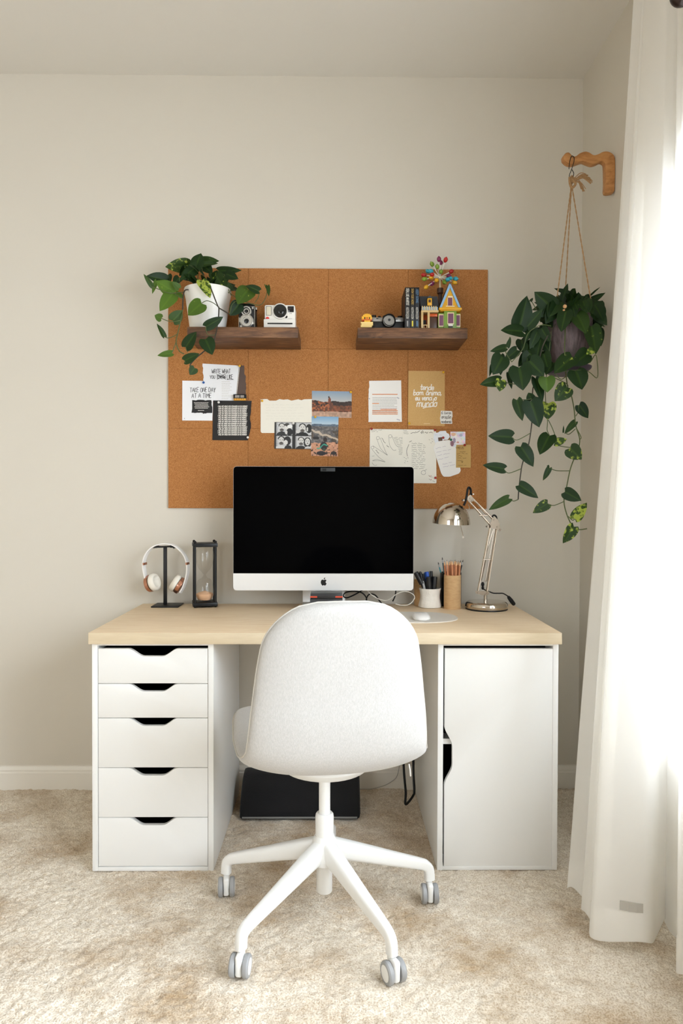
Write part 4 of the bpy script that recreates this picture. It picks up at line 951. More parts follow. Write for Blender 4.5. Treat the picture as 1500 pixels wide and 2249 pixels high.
def landscape():
    nx, ny = 88, 60; im = np.zeros((ny, nx, 3)); yy, xx = np.mgrid[0:ny, 0:nx]
    for j in range(ny): im[j] = np.array([128, 150, 172]) + (np.array([190, 186, 180]) - np.array([128, 150, 172])) * min(1, j / 28)
    n1, n2 = vnoise(nx, ny, 3, 1), vnoise(nx, ny, 7, 2); hz = 21 + 5 * vnoise(nx, ny, 12, 3)[0] - np.abs(np.arange(nx) - 62) * .02
    g = yy > hz[None, :]; im[g] = (np.stack([70 + 80 * n1, 44 + 40 * n1, 30 + 22 * n1], -1))[g]
    d = g & (yy < hz[None, :] + 10) & (n2 > .35); im[d] = (np.stack([38 + 30 * n1, 28 + 18 * n1, 26 + 12 * n1], -1))[d]
    w = g & (xx < 40) & (n1 > .5) & (yy < 44); im[w] = (np.stack([150 + 30 * n2, 84 + 20 * n2, 48 + 10 * n2], -1))[w]
    s = yy > 45 + 2 * n2; im[s] = (np.stack([150 + 50 * n1, 122 + 40 * n1, 104 + 34 * n1], -1))[s]
    ell(im, 39, 22, 3.2, 8, (120, 66, 46)); ell(im, 41.5, 31, 2.8, 6, (96, 54, 40)); ell(im, 37.5, 13.5, 2, 2.3, (46, 32, 28)); ell(im, 36, 33, 2.4, 3, (150, 90, 60))
    return im
def canyon():
    nx, ny = 58, 86; im = np.zeros((ny, nx, 3)); yy, xx = np.mgrid[0:ny, 0:nx]; n1, n2 = vnoise(nx, ny, 3, 5), vnoise(nx, ny, 8, 6)
    for j in range(ny): im[j] = np.array([118, 160, 196]) + (np.array([178, 196, 208]) - np.array([118, 160, 196])) * min(1, j / 16)
    g = yy > 15 + 2.5 * n2; im[g] = (np.stack([66 + 70 * n1, 66 + 62 * n1, 68 + 56 * n1], -1))[g]
    b = g & (yy < 21); im[b] = (np.stack([70 + 30 * n1, 86 + 30 * n1, 104 + 30 * n1], -1))[b]
    r_ = (np.abs(yy - (26 + xx * .36 + 6 * n2)) < 2.2) & (yy > 27); im[r_] = (186, 170, 152)
    m = (yy > 30) & (n2 < .42) & ~r_; im[m] = (np.stack([60 + 40 * n1, 54 + 34 * n1, 48 + 28 * n1], -1))[m]
    s = yy > 53 + 6 * n2; im[s] = (np.stack([168 + 50 * n1, 120 + 40 * n1, 92 + 36 * n1], -1))[s]
    k = s & (n1 < .26); im[k] = (52, 40, 34)
    ell(im, 30, 50, 4.5, 5, (40, 28, 26)); ell(im, 27, 64, 8, 9, (34, 32, 36)); ell(im, 22, 80, 10, 5, (30, 28, 34)); ell(im, 10, 47, 7, 3.5, (34, 30, 28))
    for q in range(26): ell(im, 13 + q * .85, 69 - q * .36 + 2.4 * math.sin(q * .3), 1.1, 1.3, (58, 156, 132))
    ell(im, 28, 72, 3.6, 3, (60, 70, 52)); ell(im, 49, 79, 6, 4, (44, 34, 32))
    return im
def booth():
    nx, ny = 92, 66; im = np.full((ny, nx, 3), 26.); N = vnoise(nx, ny, 2, 9)
    def frame(x0, y0, w, h): im[y0:y0 + h, x0:x0 + w] = (176 + 30 * N[y0:y0 + h, x0:x0 + w])[..., None]
    def sub(x0, y0, w, h):
        class S: pass
        return im[y0:y0 + h, x0:x0 + w]
    def face(v, cx, cy, s, beard=True, long=False, glasses=False):
        if long: ell(v, cx, cy + s * .2, s * 1.2, s * 1.6, (34, 33, 32))
        else: ell(v, cx, cy - s * .55, s * .95, s * .75, (40, 38, 37))
        ell(v, cx, cy, s * .78, s * 1.08, (206, 204, 200))
        if not long: ell(v, cx, cy + s * .72, s * .6, s * .42, (92, 88, 84)); ell(v, cx, cy + s * .55, s * .3, s * .12, (60, 56, 54))
        else: ell(v, cx, cy + s * .5, s * .25, s * .12, (110, 100, 98))
        for q in (-.32, .32): ell(v, cx + q * s, cy - s * .14, s * .15, s * .07, (70, 66, 64)); ell(v, cx + q * s, cy - s * .34, s * .2, s * .06, (96, 92, 90))
        ell(v, cx + .02 * s, cy + s * .2, s * .1, s * .18, (170, 168, 164))
    for (x0, y0, kind) in ((4, 1, 0), (52, 1, 1), (4, 34, 2), (52, 34, 3)):
        frame(x0, y0, 40, 31); v = sub(x0, y0, 40, 31)
        v[:, :3] *= .8
        if kind == 0: ell(v, 14, 31, 13, 9, (44, 44, 44)); face(v, 14, 12, 8.5); ell(v, 27, 11, 6.5, 7, (214, 212, 208)); ell(v, 27, 5, 6, 4, (60, 58, 57)); ell(v, 33, 23, 8, 9, (24, 24, 24)); ell(v, 34, 9, 6, 4, (230, 230, 228)); ell(v, 25, 24, 3, 5, (206, 204, 200))
        if kind == 1: ell(v, 16, 32, 16, 9, (26, 26, 26)); face(v, 17, 13, 9); ell(v, 33, 14, 8, 11, (32, 31, 30)); ell(v, 29, 16, 2.5, 5, (196, 194, 190)); ell(v, 6, 22, 5, 4, (200, 198, 194))
        if kind == 2: ell(v, 12, 32, 16, 8, (206, 206, 204)); face(v, 13, 12, 9); ell(v, 28, 12, 9, 11, (30, 29, 28)); ell(v, 24, 16, 5, 6, (210, 208, 204)); ell(v, 30, 30, 9, 7, (28, 28, 28))
        if kind == 3: ell(v, 14, 32, 13, 8, (28, 28, 28)); face(v, 14, 13, 8.5); face(v, 30, 14, 8, long=True); ell(v, 31, 31, 8, 6, (200, 200, 198))
    return im
def sketchprint():
    nx, ny = 34, 34; n = [vnoise(nx, ny, 4, s) for s in (31, 32, 33)]; im = np.stack([196 + 46 * n[0], 186 + 50 * n[1], 196 + 46 * n[2]], -1)
    ell(im, 16, 20, 8, 8, (228, 222, 224)); ell(im, 9, 20, 3.5, 6, (150, 136, 160)); ell(im, 17, 24, 3, 2, (206, 150, 140)); ell(im, 4, 27, 4, 6, (128, 84, 96)); ell(im, 24, 8, 4, 3, (170, 176, 196)); ell(im, 7, 6, 5, 4, (224, 180, 150))
    return im
def photo(name, label, cat, cs, img, lay):
    t, y = sheet(name, label, cat, cs, m_paper, lay); picture(t, cs, img, y); return t
photo('photo_strip', 'black and white photo booth print of a couple in four frames', 'photo', [(603, 927), (685, 928), (684, 986.5), (602.5, 985.5)], booth(), 1)
photo('landscape_photo', 'wide colour photo of a person on red desert rocks under a pale sky', 'photo', [(685, 858.5), (772.5, 860), (772, 918), (685, 916.5)], landscape(), 1)
photo('canyon_photo', 'upright colour photo of a river canyon with a person in the rocky foreground', 'photo', [(684.5, 914.5), (743.5, 915.5), (742, 1002.5), (683, 1001)], canyon(), 2)
# page with orange marks
t, y = sheet('highlighted_page', 'small white book page with orange highlighted lines', 'paper', [(811, 836.5), (881, 835.5), (882.5, 926.5), (809, 927)] + torn((809, 927), (809.5, 856), rp, 14, .6)[1:] + torn((811, 850), (811, 838), rp, 4, .5)[:-1], m_paper, 0)
ink('printed_text', sum([dashes(818 + (2 if k == 4 else 0), 872 - (4 if k == 5 else 0), 873 + 3.35 * k, rp, 3, 8, .8, .12) for k in range(12)], []), .8, m_inkgrey, t, y)
st = dashes(818, 873, 866, rp, 8, 20, .3, .1) + dashes(818, 832, 886.2, rp, 6, 10, .3, .1) + dashes(836, 872, 899, rp, 8, 16, .3, .1) + sum([dashes(818, 873 - (6 if k == 3 else 0), 902 + 3.6 * k, rp, 8, 20, .4, .1) for k in range(3)], []) + dashes(819, 866, 909.2, rp, 8, 16, .3, .1)
ink('orange_marks', st, 1.8, m_orangeink, t, y - .0001)
ink('smudges', [[(872, 873), (876, 875)], [(872, 921), (878, 923)], [(810, 875), (812, 876)]], 2.4, mat('grey_smudge', rgb(184, 184, 190), .9), t, y)
# kraft poster
t, y = sheet('kraft_poster', 'kraft paper poster with white brush lettering tende bom animo', 'poster', [(897, 814.5), (977, 815), (976.5, 936), (895.5, 934.5)], m_kraft, 0)
st = fit_text('tende', 923, 953, 856, 12, .02, slant=.12, jit=.03) + fit_text('bom ânimo,', 908, 970, 867.5, 11.5, .02, slant=.12, jit=.03) + fit_text('eu venci o', 912, 959, 879, 12, .04, slant=.1, jit=.03) + fit_text('mundo', 915, 960, 893, 17, .03, slant=.12, jit=.02) + [[(929, 896.5), (937, 894), (946, 893.6)]]
ink('lettering', st, 1.9, m_inkwhite, t, y); ink('small_print', dashes(931, 944, 930.5, rp, 3, 5, .6, .1), 1.2, mat('pale_kraft_print', rgb(222, 196, 150), .8), t, y)
# sticker
t, y = sheet('lettered_sticker', 'small white sticker lettered livros oracao at the corner of the kraft poster', 'sticker', rcorner([(968, 902), (993, 903), (994, 915), (992, 918), (993.5, 931), (968, 930.5), (966, 918), (967.5, 914)], 2), m_paper, 1)
ink('lettering', fit_text('6 livros', 969.5, 991.5, 909.5, 6.2, .1, slant=.05) + fit_text('oração', 969.5, 991, 919, 8, .1, slant=.08) + fit_text('recebereis', 968.8, 991.5, 928.8, 6.4, .06), .9, mat('grey_marker', rgb(92, 88, 80), .8), t, y)
# two-page letter
t, y = sheet('drawn_letter', 'white letter page with pencil drawings of long balloon shapes behind the monitor', 'letter', [(812.5, 942), (885, 943), (886.5, 1040), (811.5, 1040)], m_paper2, 0)
st = [[(830 + 3.6 * math.cos(a), 962 + 3.4 * math.sin(a)) for a in [k * PI / 6 for k in range(13)]], [(828, 965), (836, 985), (851, 1000)], [(835, 962), (846, 990), (851, 1000)], [(857 + 3.6 * math.cos(a), 958 + 3.4 * math.sin(a)) for a in [k * PI / 6 for k in range(13)]], [(854, 961), (856, 978), (864, 989), (870, 988)], [(861, 958), (868, 975), (873, 981)],
      [(818 + 3 * math.cos(a), 983 + 3 * math.sin(a)) for a in [k * PI / 6 for k in range(13)]], [(819, 979), (834, 989), (851, 1000)], [(817, 987), (832, 1004), (846, 1014)], [(818, 1012), (828, 1009), (846, 1015), (834, 1012), (818, 1012)], [(817, 1002), (822, 1001)], [(817, 1016), (822, 1022), (828, 1021)]]
st += scrawl(815, 841, 944.5, rp, .8) + scrawl(816, 830, 948, rp, .8) + sum([scrawl(864 + 1.4 * k if k < 10 else 876, 884, 961 + 3.1 * k, rp, .8) for k in range(13)], [])
ink('pencil_drawing', st, .55, mat('pencil', rgb(104, 102, 98), .8), t, y)
ink('lettering', scrawl(838, 854, 963, rp, 2.4, 50) + scrawl(825, 832, 988, rp, 2, 45), .8, m_ink, t, y)
t, y = sheet('written_letter', 'handwritten white letter page overlapping the upper right of the monitor', 'letter', rcorner([(884.5, 943), (957.5, 943.5), (958.5, 1061.5), (883, 1061)], 2.5), m_paper2, 1)
ink('lettering', sum([scrawl(904, 935 - rp.uniform(0, 5), 974 + 4.25 * k, rp, .95) for k in range(14)], []) + scrawl(886, 898, 945.5, rp, .7) + scrawl(886, 900, 949, rp, .7) + scrawl(887, 897, 952.5, rp, .7), .65, mat('dark_pencil', rgb(112, 110, 106), .8), t, y)
st = [[(902, 952), (908, 950), (912, 951)], [(912, 948), (915, 950), (922, 946)], [(925, 950), (928, 946), (930, 949)]] + scrawl(924, 950, 950, rp, 2.2) + [[(899, 971), (904, 968)], [(895, 1002), (893, 990), (898, 976)]]
ink('drawn_title', st, .8, m_ink, t, y)
ink('doodles', [[(942 + dx, 965 + dy), (943.5 + dx, 966.5 + dy)] for dx, dy in ((0, 0), (6, -2), (11, 1), (4, 7), (13, -4), (7, 4))] + [[(887 + dx, 1004 + dy), (889 + dx, 1005 + dy)] for dx, dy in ((0, 0), (4, 3), (8, 1), (2, 8), (7, 9), (1, 12))] + [[(930 + 5 * math.cos(k * .6), 1038 + 4.5 * math.sin(k * .6)) for k in range(11)], [(932, 1034), (937, 1031)], [(941, 1044), (946, 1048)], [(947, 1044), (949, 1049)], [(942, 1052), (947, 1055)], [(950, 1056), (955, 1058)]], .7, mat('grey_doodle_ink', rgb(120, 118, 114), .8), t, y)
ink('red_dots', [[(944, 1045.5), (945.2, 1045.5)], [(946.5, 1053), (947.5, 1053)]], 1.3, mat('red_ink', rgb(176, 60, 52), .8), t, y)
# clipping, jar card, art print, sticky note
t, y = sheet('cloud_sticker', 'pale cloud shaped clipping with a tiny picture above the jar shaped card', 'sticker', rcorner([(953, 951), (962, 950), (966, 947), (979, 946), (981, 951), (986, 953), (988, 960), (983, 966), (975, 966), (966, 974), (956, 974), (952, 962)], 1.6), mat('pale_blue_paper', rgb(222, 226, 232), .8), 2)
obj('tiny_picture', prism(new(), [P(a, b, y) for a, b in ((962, 961), (971, 960), (972, 968), (963, 969))], (0, .0002, 0)), mat('brown_print', rgb(98, 72, 56), .6), t, smooth=0)
ink('faint_text', scrawl(955, 973, 955, rp, .6) + scrawl(964, 974, 972, rp, .5), .6, mat('pale_blue_print', rgb(176, 186, 206), .8), t, y)
t, y = sheet('jar_card', 'white jar shaped card tilted to the left with faint mauve handwriting', 'card', rcorner([(958, 971), (971, 968), (988, 966), (1000, 978), (1012, 1034), (1008, 1040), (988, 1047), (974, 1047), (969, 1040), (951.5, 984)], 2.8), m_paper, 3)
ink('handwriting', sum([scrawl(957 + 1.9 * k, 990 + 1.2 * k - rp.uniform(0, 10), 985 + 8 * k, rp, 1.1, -12) for k in range(4)], []) + scrawl(972, 996, 1020, rp, 1.1, -12) + scrawl(973, 999, 1026, rp, 1.1, -12), .6, m_inkblue, t, y)
photo('art_print', 'small square pastel art print pinned above the kraft sticky note', 'picture', [(989, 948), (1022, 948), (1022, 981.5), (989, 981)], sketchprint(), 4)
t, y = sheet('sticky_note', 'small kraft sticky note with brown handwriting at the right of the board', 'note', [(1002, 977), (1034, 976.5), (1034, 1027), (1001.5, 1027)], mat('tan_note_paper', rgb(186, 152, 92), .85), 5)
ink('handwriting', fit_text('MEUS', 1004, 1019, 986, 4.5) + scrawl(1010, 1026, 992, rp, 1.1) + scrawl(1004, 1027, 996.5, rp, 1.2) + scrawl(1005, 1018, 1001, rp, 1.1) + scrawl(1005, 1024, 1006, rp, 1.1) + scrawl(1005, 1016, 1011, rp, 1.1) + [[(1015, 1016), (1013, 1013.5), (1015, 1014), (1017, 1013.5), (1015, 1016.5)]] + scrawl(1006, 1017, 1022, rp, 1.2) + scrawl(1019, 1028, 1022, rp, 1.4), .7, m_inkbrown, t, y)
# toy bus pin
by = BF - .012; t = thing('toy_bus', 'tiny yellow and black toy bus standing on the black page of the pinboard', 'toy', P(526, 879, by))
bp = lambda a, b, c, d, y0, y1, bev=0: (lambda p, q: box(new(), p.x, q.x, y0, y1, q.z, p.z, bev))(P(a, b, by), P(c, d, by))
obj('body', bp(513, 868, 540, 879.5, by, BF - .0045, .0012), mat('toy_yellow', rgb(214, 152, 34), .4), t)
obj('cab', bp(512.5, 866, 541, 875, by - .0008, by + .004, .001), m_black, t)
for a in (516, 528): obj('window', bp(a, 868, a + 10 if a == 516 else a + 8, 873.5, by - .0014, by - .0002), mat('grey_toy_window', rgb(140, 134, 128), .3), t)
bm = new()
for a, b in ((514, 877), (519, 877), (524, 877), (529, 877), (534, 877)):
    p = P(a, b, by); box(bm, p.x, p.x + .003, by - .001, by + .001, p.z, p.z + .002)
obj('dark_stripes', bm, m_black, t)
# push pins
def pin(px, py, col, label, lay=0):
    y = BF - .0004 - lay * .0009 - PT; p = P(px, py, y); t = thing('push_pin', label, 'push pin', p, 'round push pins on the pinboard')
    bm = new(); ball(bm, p + Vector((0, -.0045, 0)), .0048, 1, .85, 1); cyl(bm, p + Vector((0, -.0006, 0)), p + Vector((0, -.003, 0)), .0032, .0024, 16); obj('head', bm, mat(col[0] + '_pin', col[1], .3), t)
    obj('needle', cyl(new(), p + Vector((0, .0, 0)), p + Vector((0, -.001, 0)), .0005, seg=8), m_steel2, t)
YL, RD, WH, BL, GR = ('yellow', rgb(224, 172, 36)), ('red', rgb(158, 38, 32)), ('white', rgb(226, 224, 220)), ('blue', rgb(26, 92, 168)), ('green', rgb(26, 96, 70))
pin(526.5, 804, YL, 'yellow pin at the top of the white WRITE WHAT page', 1); pin(447.5, 840.5, BL, 'blue pin holding the TAKE ONE DAY card', 2); pin(480.5, 884, WH, 'white pin at the top left of the black page', 3); pin(544.5, 961, WH, 'white pin at the lower right of the black page', 3)
pin(576, 880.5, YL, 'pale yellow pin in the torn cream note', 1); pin(644.5, 930, WH, 'white pin at the top of the photo booth print', 2); pin(770.5, 861.5, YL, 'yellow pin at the corner of the desert rocks photo', 2); pin(692.5, 916, YL, 'yellow pin at the top of the river canyon photo', 3)
pin(973.5, 818, YL, 'yellow pin at the top right of the kraft poster', 1); pin(898.5, 930, YL, 'yellow pin at the lower left of the kraft poster', 1); pin(816, 942, RD, 'red pin at the top left of the drawn letter', 1); pin(955, 945, RD, 'red pin at the top of the handwritten letter', 2); pin(956, 1049.5, RD, 'red pin at the lower right of the handwritten letter', 2)
pin(973, 961.5, RD, 'red pin in the cloud clipping above the jar card', 4); pin(990, 966, GR, 'green pin at the left of the pastel art print', 5); pin(1020, 977.5, RD, 'red pin at the top of the kraft sticky note', 6)

# ------------------------------------------------------------------ things on the left shelf
def px_box(bm, a, b, c, d, y0, y1, bev=0, mi=0, yr=None):
    p, q = P(a, b, y0 if yr is None else yr), P(c, d, y0 if yr is None else yr)
    return box(bm, p.x, q.x, y0, y1, q.z, p.z, bev, mi=mi)
def disc(bm, px, py, y, r, d, r2=None, seg=32, mi=0):
    p = P(px, py, y); return cyl(bm, p, p + Vector((0, -d, 0)), r, r2, seg, mi)
def ring(bm, px, py, y, ro, ri, d, seg=36, mi=0):
    p = P(px, py, y); mx = Matrix.Rotation(PI / 2, 4, 'X')
    lathe(bm, [(ri, 0), (ro, 0), (ro, d * .8), (ro - (ro - ri) * .25, d), (ri, d), (ri, 0)], p, seg, mx=mx, mi=mi); return bm
K = lambda u, v: (510 + u * .11333, 650 + v * .11333)
yt = -.165; s_ = (yt - CAM.y) / F
t = thing('twin_lens_camera', 'black twin lens reflex camera between the white pot and the instant camera', 'camera', (P(542, 715, yt).x, -.13, SZ))
bm = new(); p, q = P(*K(128, 205), yt), P(*K(437, 615), yt); box(bm, p.x, q.x, yt, yt + .075, SZ, p.z, .003); obj('camera_body', bm, mat('black_leatherette', rgb(24, 23, 24), .55, bump=(700, .4, .001)), t)
bm = new(); px_box(bm, *K(140, 140), *K(412, 178), yt + .006, yt + .066, .002); px_box(bm, *K(132, 175), *K(440, 206), yt - .001, yt + .072, .002); obj('viewfinder_hood', bm, m_blackmetal, t)
bm = new(); px_box(bm, *K(128, 203), *K(438, 211), yt - .0012, yt); px_box(bm, *K(126, 335), *K(132, 615), yt - .0012, yt); px_box(bm, *K(431, 205), *K(437, 615), yt - .0012, yt); px_box(bm, *K(140, 165), *K(412, 172), yt + .005, yt + .006); obj('chrome_trim', bm, m_chrome, t)
bm = new(); ring(bm, *K(278, 305), yt, .0185, .0135, .010); ring(bm, *K(278, 305), yt - .004, .0105, .0070, .008)
ring(bm, *K(282, 490), yt, .0245, .0135, .010); ring(bm, *K(282, 490), yt - .006, .0205, .0150, .007); px_box(bm, *K(205, 375), *K(355, 420), yt - .007, yt, .001)
disc(bm, *K(398, 237), yt, .0035, .003); disc(bm, *K(172, 590), yt, .004, .004); px_box(bm, *K(135, 420), *K(155, 500), yt - .006, yt, .001); px_box(bm, *K(395, 510), *K(420, 545), yt - .006, yt, .001)
obj('lens_mount', bm, mat('satin_silver', rgb(188, 184, 176), .32, .7), t)
for v, r in ((305, .0138), (490, .0145)):
    bm = new(); disc(bm, *K(279, v), yt - .001, r, .003); p = P(*K(279, v), yt - .004); ball(bm, p, r * .8, 1, .3, 1); obj('lens', bm, mat('lens_glass', rgb(18, 18, 20), .08), t)
bm = new(); p = P(*K(440, 250), yt + .02); cyl(bm, p, p + Vector((.008, 0, 0)), .006, seg=20); obj('focus_knob', bm, m_chrome, t)
yi = -.15
t = thing('instant_camera', 'white instant camera with a rainbow stripe at the right end of the shelf', 'camera', (P(614, 715, yi).x, -.10, SZ))
m_iw = mat('white_camera_plastic', rgb(226, 223, 217), .4); p, q = P(*K(630, 175), yi), P(*K(1218, 600), yi)
bm = new(); ol = rcorner([(p.x, SZ + .012), (q.x, SZ + .012), (q.x, p.z), (p.x, p.z)], .006); prism(bm, [Vector((a, yi, b)) for a, b in ol], (0, .085, 0), bev=.0015)
obj('camera_body', bm, m_iw, t)
zl = P(*K(700, 450), yi).z; p2, q2 = P(*K(614, 450), yi), P(*K(1224, 450), yi); bm = new(); box(bm, p2.x, q2.x, yi - .010, yi + .09, SZ, zl - .002, .002)
obj('film_door', bm, m_iw, t)
obj('film_slot', px_box(new(), *K(682, 520), *K(1168, 548), yi - .0105, yi - .0095), m_black, t)
bm = new(); ring(bm, *K(930, 300), yi, .0285, .024, .006); obj('lens_ring', bm, m_iw, t)
bm = new(); disc(bm, *K(932, 296), yi - .001, .0232, .010, .0225, 40); p = P(*K(932, 296), yi - .011); ball(bm, p, .013, 1, .25, 1); obj('lens', bm, mat('black_lens', rgb(16, 18, 18), .15), t)
obj('flash_frame', px_box(new(), *K(654, 198), *K(758, 380), yi - .0012, yi, .0005), m_black, t); obj('flash', px_box(new(), *K(661, 206), *K(751, 373), yi - .002, yi - .001, .0003), mat('flash_diffuser', rgb(212, 204, 182), .25, bump=(600, .4)), t)
obj('viewfinder', px_box(new(), *K(1074, 198), *K(1194, 314), yi - .0015, yi, .001), mat('dark_viewfinder', rgb(34, 30, 32), .12), t)
bm = new(); disc(bm, *K(797, 268), yi, .0034, .001); disc(bm, *K(1046, 405), yi, .0048, .0012); obj('sensor', bm, m_black, t)
bm = new(); p = P(*K(685, 445), yi); vs_ = [p + Vector((.0066 * math.cos(a), -.0006, .0066 * math.sin(a))) for a in [PI * k / 12 for k in range(13)]]; prism(bm, vs_, (0, -.003, 0)); obj('shutter_button', bm, mat('red_button', rgb(206, 44, 30), .4), t)
for k, c in enumerate(((222, 150, 60), (196, 120, 50), (92, 108, 60), (58, 108, 116))):
    obj('rainbow_stripe', px_box(new(), *K(893 + 17 * k, 415), *K(910 + 17 * k, 462), yi - .0015, yi + .001), mat('stripe_%d' % k, rgb(*c), .5), t)
bm = new(); px_box(bm, *K(1112, 333), *K(1128, 348), yi - .0005, yi); px_box(bm, *K(1138, 333), *K(1154, 348), yi - .0005, yi); px_box(bm, *K(1085, 436), *K(1160, 441), yi - .0005, yi); obj('small_marks', bm, m_inkgrey, t)

# ------------------------------------------------------------------ things on the right shelf
Q = lambda u, v: (780 + u * .106667, 620 + v * .106667)
yc = -.165; t = thing('brick_chick', 'small yellow toy figure of stepped bricks at the left end of the shelf', 'toy', (P(806, 715, yc).x, -.15, SZ))
m_y = mat('toy_brick_yellow', rgb(232, 176, 44), .35); m_cr = mat('toy_brick_cream', rgb(236, 206, 132), .35); m_or = mat('toy_brick_orange', rgb(206, 92, 32), .35)
def layer(bm, u0, u1, v0, v1, y0, y1): px_box(bm, *Q(u0, v0), *Q(u1, v1), y0, y1, .0006, yr=yc)
bm = new()
layer(bm, 125, 365, 862, 905, yc - .012, yc + .028); layer(bm, 112, 340, 905, 945, yc - .015, yc + .030); layer(bm, 112, 365, 830, 864, yc - .012, yc + .026); obj('base_bricks', bm, m_cr, t)
bm = new(); layer(bm, 140, 340, 772, 800, yc - .010, yc + .024); obj('scarf_bricks', bm, m_or, t)
bm = new(); layer(bm, 185, 310, 800, 832, yc - .012, yc + .02); layer(bm, 135, 345, 715, 774, yc - .010, yc + .024); layer(bm, 160, 330, 680, 716, yc - .008, yc + .022); layer(bm, 190, 300, 658, 681, yc - .006, yc + .018); layer(bm, 220, 262, 646, 659, yc - .002, yc + .01); obj('head_bricks', bm, m_y, t)
bm = new(); layer(bm, 186, 206, 732, 772, yc - .0112, yc - .009); layer(bm, 284, 302, 732, 772, yc - .0112, yc - .009); obj('eye', bm, m_black, t)
obj('beak', px_box(new(), *Q(225, 740), *Q(262, 765), yc - .014, yc - .009, .0005, yr=yc), m_or, t)
ys_ = -.155; t = thing('film_camera', 'black and silver film camera between the yellow toy and the dark books', 'camera', (P(850, 715, ys_).x, -.13, SZ))
m_sil = mat('worn_silver', rgb(150, 148, 144), .35, .6)
bm = new(); p, q = P(*Q(338, 800), ys_), P(*Q(1000, 940), ys_); box(bm, p.x, q.x, ys_, ys_ + .034, SZ, p.z, .004); obj('camera_body', bm, mat('black_grain', rgb(20, 20, 21), .5, bump=(600, .4, .001)), t)
bm = new(); px_box(bm, *Q(340, 715), *Q(1000, 812), ys_ - .001, ys_ + .035, .003); obj('top_plate', bm, m_sil, t)
bm = new(); ol = [P(*Q(a, b), ys_ - .004) for a, b in ((545, 815), (575, 690), (620, 668), (740, 668), (790, 690), (812, 815))]; prism(bm, ol, (0, .036, 0), bev=.001); obj('prism_hump', bm, m_blackmetal, t)
bm = new()
for u0, u1, v0 in ((338, 432, 683), (470, 530, 700), (870, 970, 700)):
    p, q = P(*Q(u0, v0), ys_ + .015), P(*Q(u1, 718), ys_ + .015); c = (p + q) / 2; cyl(bm, (c.x, ys_ + .016, q.z - .001), (c.x, ys_ + .016, p.z), (q.x - p.x) / 2, seg=24)
obj('dial', bm, m_blackmetal, t)
bm = new(); px_box(bm, *Q(435, 738), *Q(478, 752), ys_ - .002, ys_); px_box(bm, *Q(833, 752), *Q(875, 764), ys_ - .002, ys_); obj('name_plate', bm, m_black, t)
bm = new(); pl = P(*Q(692, 810), ys_); mx = Matrix.Rotation(PI / 2, 4, 'X'); lathe(bm, [(0, 0), (.0245, 0), (.0245, .012), (.0225, .014), (.0225, .026), (.0195, .028), (.0195, .022), (0, .020)], pl, 44, mx=mx); obj('lens_barrel', bm, m_blackmetal, t, smooth=30)
bm = new(); ball(bm, pl + Vector((0, -.021, 0)), .0175, 1, .3, 1, sub=3); obj('lens', bm, mat('coated_lens', rgb(60, 62, 66), .06, .3), t); bm = new(); ring(bm, *Q(692, 800), ys_ - .026, .0198, .0184, .003); obj('lens_rim', bm, m_sil, t)
# books
m_pages = mat('book_pages', rgb(206, 196, 176), .8)
def book(px0, px1, pyt, depth, cov, label, lines, marker=None):
    y0 = -.188; x0, x1 = P(px0, 700, y0).x, P(px1, 700, y0).x; z1 = P(px0, pyt, y0).z; t = thing('book', label, 'book', ((x0 + x1) / 2, y0 + depth / 2, SZ), 'dark books on the right shelf')
    bm = new(); box(bm, x0, x1, y0, y0 + .0025, SZ, z1, .0008); box(bm, x0, x0 + .0018, y0 + .0025, y0 + depth, SZ, z1); box(bm, x1 - .0018, x1, y0 + .0025, y0 + depth, SZ, z1); obj('cover', bm, cov, t)
    obj('pages', box(new(), x0 + .0019, x1 - .0019, y0 + .003, y0 + depth - .004, SZ + .002, z1 - .003), m_pages, t)
    for txt, (a, b), m, wd in lines:     # spine lettering runs downwards
        st, w_ = text_strokes(txt, 0, 0, 1, 1, .14); za, zb = P(px0, a, y0).z, P(px0, b, y0).z; k = (za - zb) / w_; hh = min((x1 - x0) * .52, .011); xc = (x0 + x1) / 2; bm = new()
        for s in st: ribbon(bm, [(xx, yy) for xx, yy in s], .16 if wd else .11, lambda u, v, za=za, k=k, hh=hh, xc=xc: Vector((xc + hh * (-.5 - v), y0 - .0004, za - u * k)))
        obj('spine_title', bm, m, t, smooth=0)
    if marker:
        c, m = marker; obj('spine_mark', px_box(new(), (px0 + px1) / 2 - 1.4, 704.5, (px0 + px1) / 2 + 1.4, 717, y0 - .0004, y0), m, t)
    return t
m_bk1 = mat('black_book_cover', rgb(20, 20, 22), .45); m_bk2 = mat('blue_black_book_cover', rgb(20, 24, 32), .45)
m_tw, m_tg, m_tb = mat('white_foil', rgb(214, 210, 200), .6), mat('gold_foil', rgb(198, 160, 72), .5), mat('blue_foil', rgb(84, 118, 150), .6)
book(889.5, 900.5, 631, .135, m_bk1, 'black book lettered STEAL LIKE AN ARTIST in white on its spine', [('STEAL LIKE AN ARTIST', (633.5, 671), m_tw, 1), ('AUSTIN KLEON', (675, 700), m_tw, 0)], (0, m_inkgrey))
book(901.2, 910.6, 631, .135, m_bk1, 'black book lettered SHOW YOUR WORK in gold on its spine', [('SHOW YOUR WORK!', (634, 670), m_tg, 0), ('AUSTIN KLEON', (675, 701), m_tw, 0)], (0, mat('yellow_spine_mark', rgb(216, 200, 60), .5)))
book(911.3, 920.6, 631, .135, m_bk2, 'blue black book lettered KEEP GOING beside the toy house', [('KEEP GOING', (636.5, 666), m_tb, 1), ('AUSTIN KLEON', (675, 701), m_tw, 0)], (0, m_tb))
